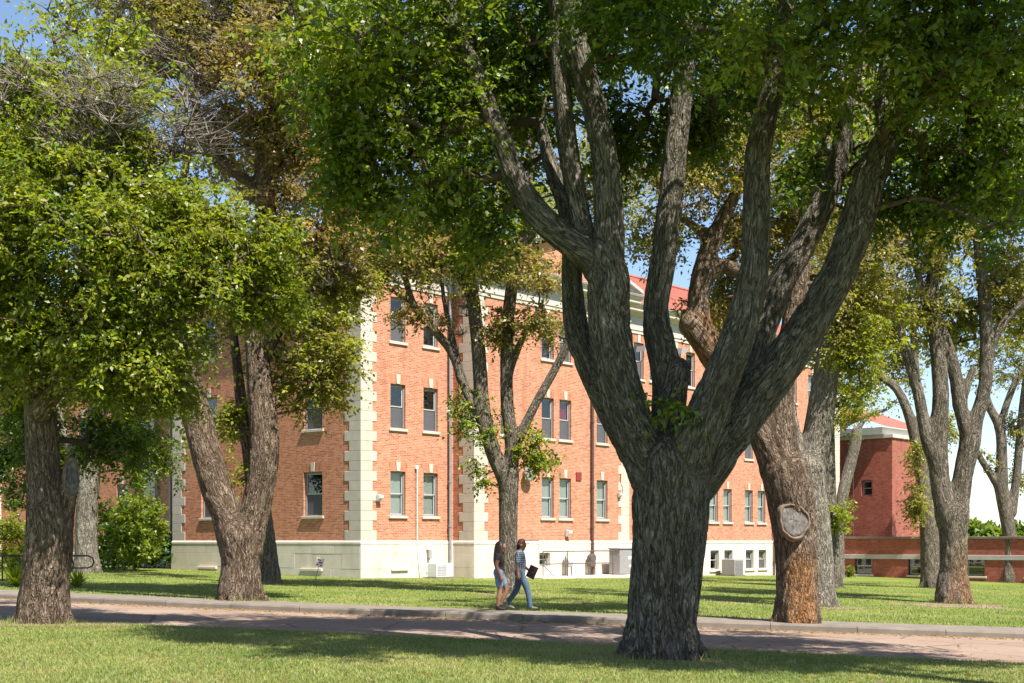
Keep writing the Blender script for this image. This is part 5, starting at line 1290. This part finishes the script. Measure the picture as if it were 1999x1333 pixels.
def w_extra(root):
    L = []
    for k, (y0, xo, zl_) in enumerate(((-.075, -.03, 1.08), (-.05, -.085, 1.03), (0, -.105, 1.0), (.05, -.085, 1.03), (.075, -.03, 1.08), (-.088, .015, 1.16), (.088, .015, 1.16))):
        L.append(Limb(*refine([(hc[0]-.02, y0*.4, hc[2]+.10), (hc[0]+xo*.95, y0*1.05, hc[2]+.03), (hc[0]+xo*1.15-.01, y0*1.35, hc[2]-.12), (hc[0]+xo*1.2-.02, y0*1.6, (hc[2]+zl_)/2-.06), (hc[0]+xo*1.05-.01, y0*1.55, zl_)], [.05,.055,.05,.048,.02], 3)))
    L.append(Limb([(hc[0]-.035, 0, hc[2]+.06), (hc[0]+.0, 0, hc[2]+.075)], [.100,.088]))
    V, Q = surface_nets(L, .014, .04); link('hair', np_mesh('hair', V, Q, HAIR, True), root); eyes(root, hc, .35)
    b = MB(); b.lathe([(.128,-.02), (.132,0), (.128,.02)], 20, (0,0,0)); q = b.build('belt', BELT, root, (-.015,0,.985)); q.scale = (.9, 1.35, 1)
person('person', 'woman with long dark hair, black top and denim shorts walking, head bowed', base(975, 1191, .135), wc, [SKIN, TOP, DENIM, SHOE], w_extra)
# man: skin 0, shirt 1, jeans 2, shoes 3
mc_ = (.03, 0, 1.60)
mn = head(mc_, 0, .12, 1.04) + [([(0,0,1.42), (.01,0,1.52)], [.062,.058], 0),
    ([(-.0,-.13,1.415), (-.0,.13,1.415)], [.078,.078], 1), ([(.0,-.065,1.36), (.02,-.07,1.22), (.02,-.06,1.06), (.0,-.068,.92), (-.005,-.068,.85)], [.115,.118,.116,.122,.118], 1), ([(.0,.065,1.36), (.02,.07,1.22), (.02,.06,1.06), (.0,.068,.92), (-.005,.068,.85)], [.115,.118,.116,.122,.118], 1),
    ([(-.01,-.19,1.40), (-.035,-.225,1.28), (-.045,-.232,1.20)], [.068,.064,.062], 1), ([(-.04,-.23,1.22), (-.055,-.238,1.13), (-.05,-.235,1.0), (-.035,-.235,.90)], [.044,.042,.036,.029], 0),
    ([(-.01,.19,1.40), (.0,.225,1.28), (.01,.23,1.20)], [.068,.064,.062], 1), ([(.01,.23,1.22), (.03,.232,1.13), (.13,.2,1.04), (.2,.18,.99)], [.044,.042,.036,.029], 0),
    ([(-.01,-.085,.93), (-.01,.085,.93)], [.118,.118], 2), ([(0,-.095,.90), (.12,-.10,.68), (.19,-.10,.49), (.235,-.10,.28), (.26,-.10,.10)], [.108,.092,.074,.068,.064], 2), ([(-.01,.095,.90), (-.06,.10,.68), (-.10,.10,.50), (-.22,.10,.32), (-.33,.10,.17)], [.108,.092,.074,.068,.062], 2)]
mn += hand((-.035,-.235,.90), (.12,0,-1), -1, 0) + hand((.2,.18,.99), (.8,-.3,-.5), 1, 0, 1.0) + foot((.262,-.10,.085), .01, 3) + foot((-.335,.10,.13), -.04, 3)
def m_extra(root):
    x, y, z = mc_
    b = MB(); N = 20; vs = []; rings = [(1.02, .045), (1.03, .075), (.98, .115), (.80, .150), (.45, .172), (.05, .178)]
    for s, h in rings:
        for i in range(N): q = 2*math.pi*i/N; vs.append((x+.004+.102*s*math.cos(q), y+.094*s*math.sin(q), z+h))
    fs = [(k*N+i, k*N+(i+1) % N, (k+1)*N+(i+1) % N, (k+1)*N+i) for k in range(len(rings)-1) for i in range(N)] + [tuple(range((len(rings)-1)*N, len(rings)*N))]
    b.add(vs, fs); cp = b.build('cap', CAP, root, smooth=True)
    b = MB(); top = [(x+.085, -.085), (x+.155, -.075), (x+.20, -.04), (x+.21, 0), (x+.20, .04), (x+.155, .075), (x+.085, .085)]
    b.add([(p, q, z+.060-.10*(p-x-.085)*.3) for p, q in top] + [(p, q, z+.050-.10*(p-x-.085)*.3) for p, q in top], [tuple(range(7)), tuple(range(7, 14))[::-1]] + [(i, i+7, (i+1) % 7+7, (i+1) % 7) for i in range(7)])
    b.build('brim', CAP, cp)
    V, Q = surface_nets([Limb([(x-.06, -.05, z+.03), (x-.065, 0, z-.035)], [.05,.045]), Limb([(x-.06, .05, z+.03), (x-.065, 0, z-.035)], [.05,.045]), Limb([(x-.085, 0, z+.01), (x-.11, 0, z-.09)], [.035, .02])], .012, .03); link('hair', np_mesh('hair', V, Q, HAIR, True), root)
    eyes(root, mc_, .12)
man_loc = base(1016, 1190, .135)
person('person', 'man in a cap, blue plaid shirt and jeans striding with a dark folder', man_loc, mn, [SKIN2, PLAID, JEANS, SOLE], m_extra)
fo = link('folder', None, None, man_loc+Vector((.30, .07, .94)), (math.radians(4), math.radians(24), math.radians(-6))); tag(fo, 'dark brown folder held at the hip of the man in the cap', 'folder')
FOLD = plain('dark_leatherette', (.03,.018,.014), .5, .2)
MB().bbox(-.11, .11, -.012, -.004, -.16, .16, .003).build('cover', FOLD, fo); MB().bbox(-.11, .11, .004, .012, -.16, .16, .003).build('cover', FOLD, fo); MB().box(-.104, .104, -.0035, .0035, -.152, .152).build('pages', M['white'], fo)

# ------------------------------------------------------------------ dry leaves gathered along the gutter and on the lawn
r = np.random.default_rng(77); n = 2600
x = r.uniform(-14, 12, n); y = kerb_y(x) - .03 - np.abs(r.normal(0, .35, n)); z = G(x, y)+.008
m2 = 1500; x2 = r.uniform(-9, 9, m2); y2 = r.uniform(15.5, 26, m2); z2 = G(x2, y2) + np.where(y2 < near_y(x2), .055, .008); x = np.concatenate([x, x2]); y = np.concatenate([y, y2]); z = np.concatenate([z, z2]); n = len(x)
a = r.random(n)*6.283; L = .045*(.6+.8*r.random(n)); d = np.stack([np.cos(a), np.sin(a), r.normal(0, .15, n)], 1)*L[:, None]; sd = np.stack([-np.sin(a), np.cos(a), r.normal(0, .3, n)], 1)*(L*.35)[:, None]; p = np.stack([x, y, z], 1); up = np.array([0, 0, .006])
V = np.stack([p-d, p+sd+up, p+d+up, p-sd], 1).reshape(-1, 3)
tag(link('fallen_leaves', np_mesh('fallen_leaves', V, np.arange(4*n).reshape(-1, 4), M['leaf'], fattrs={'tone': .7+.25*r.random(n), 'vary': r.random(n)})), 'dry brown leaves scattered along the gutter, road and lawn', 'leaves', kind='stuff')

# longer unmown grass round the feet of the trunks
r = np.random.default_rng(78); PT = []; HT = []
for px, py, rad, off in ((1290,1284,.68,.03), (85,1216,.58,.03), (470,1173,.66,LAWN), (996,1160,.38,LAWN), (1602,1184,.5,LAWN), (1860,1178,.62,LAWN), (1625,1148,.48,LAWN), (528,1140,.42,LAWN), (1821,1148,.55,LAWN), (168,1119,.55,LAWN), (1976,1137,.55,LAWN)):
    b0 = base(px, py, off); m = 420; a = r.random(m)*6.283; q = rad*(1.0+np.abs(r.normal(0, .22, m)))
    x = b0.x+np.cos(a)*q; y = b0.y+np.sin(a)*q; PT.append(np.stack([x, y, G(x, y)+off], 1)); HT.append((.05+.11*r.random(m))*(.5+.5*(np.sin(a*3+px) > 0)))
P = np.concatenate(PT); h = np.concatenate(HT); m = len(P); a = r.random(m)*6.283; dx = np.stack([np.cos(a), np.sin(a), 0*a], 1)*.009; tip = P+np.stack([r.normal(0, .35, m)*h, r.normal(0, .35, m)*h, h], 1)
tag(link('long_grass', np_mesh('long_grass', np.stack([P-dx, P+dx, tip], 1).reshape(-1, 3), np.arange(3*m).reshape(-1, 3), M['blade'], fattrs={'vary': r.random(m)})), 'longer unmown grass tufts around the feet of the trunks', 'grass', kind='stuff')
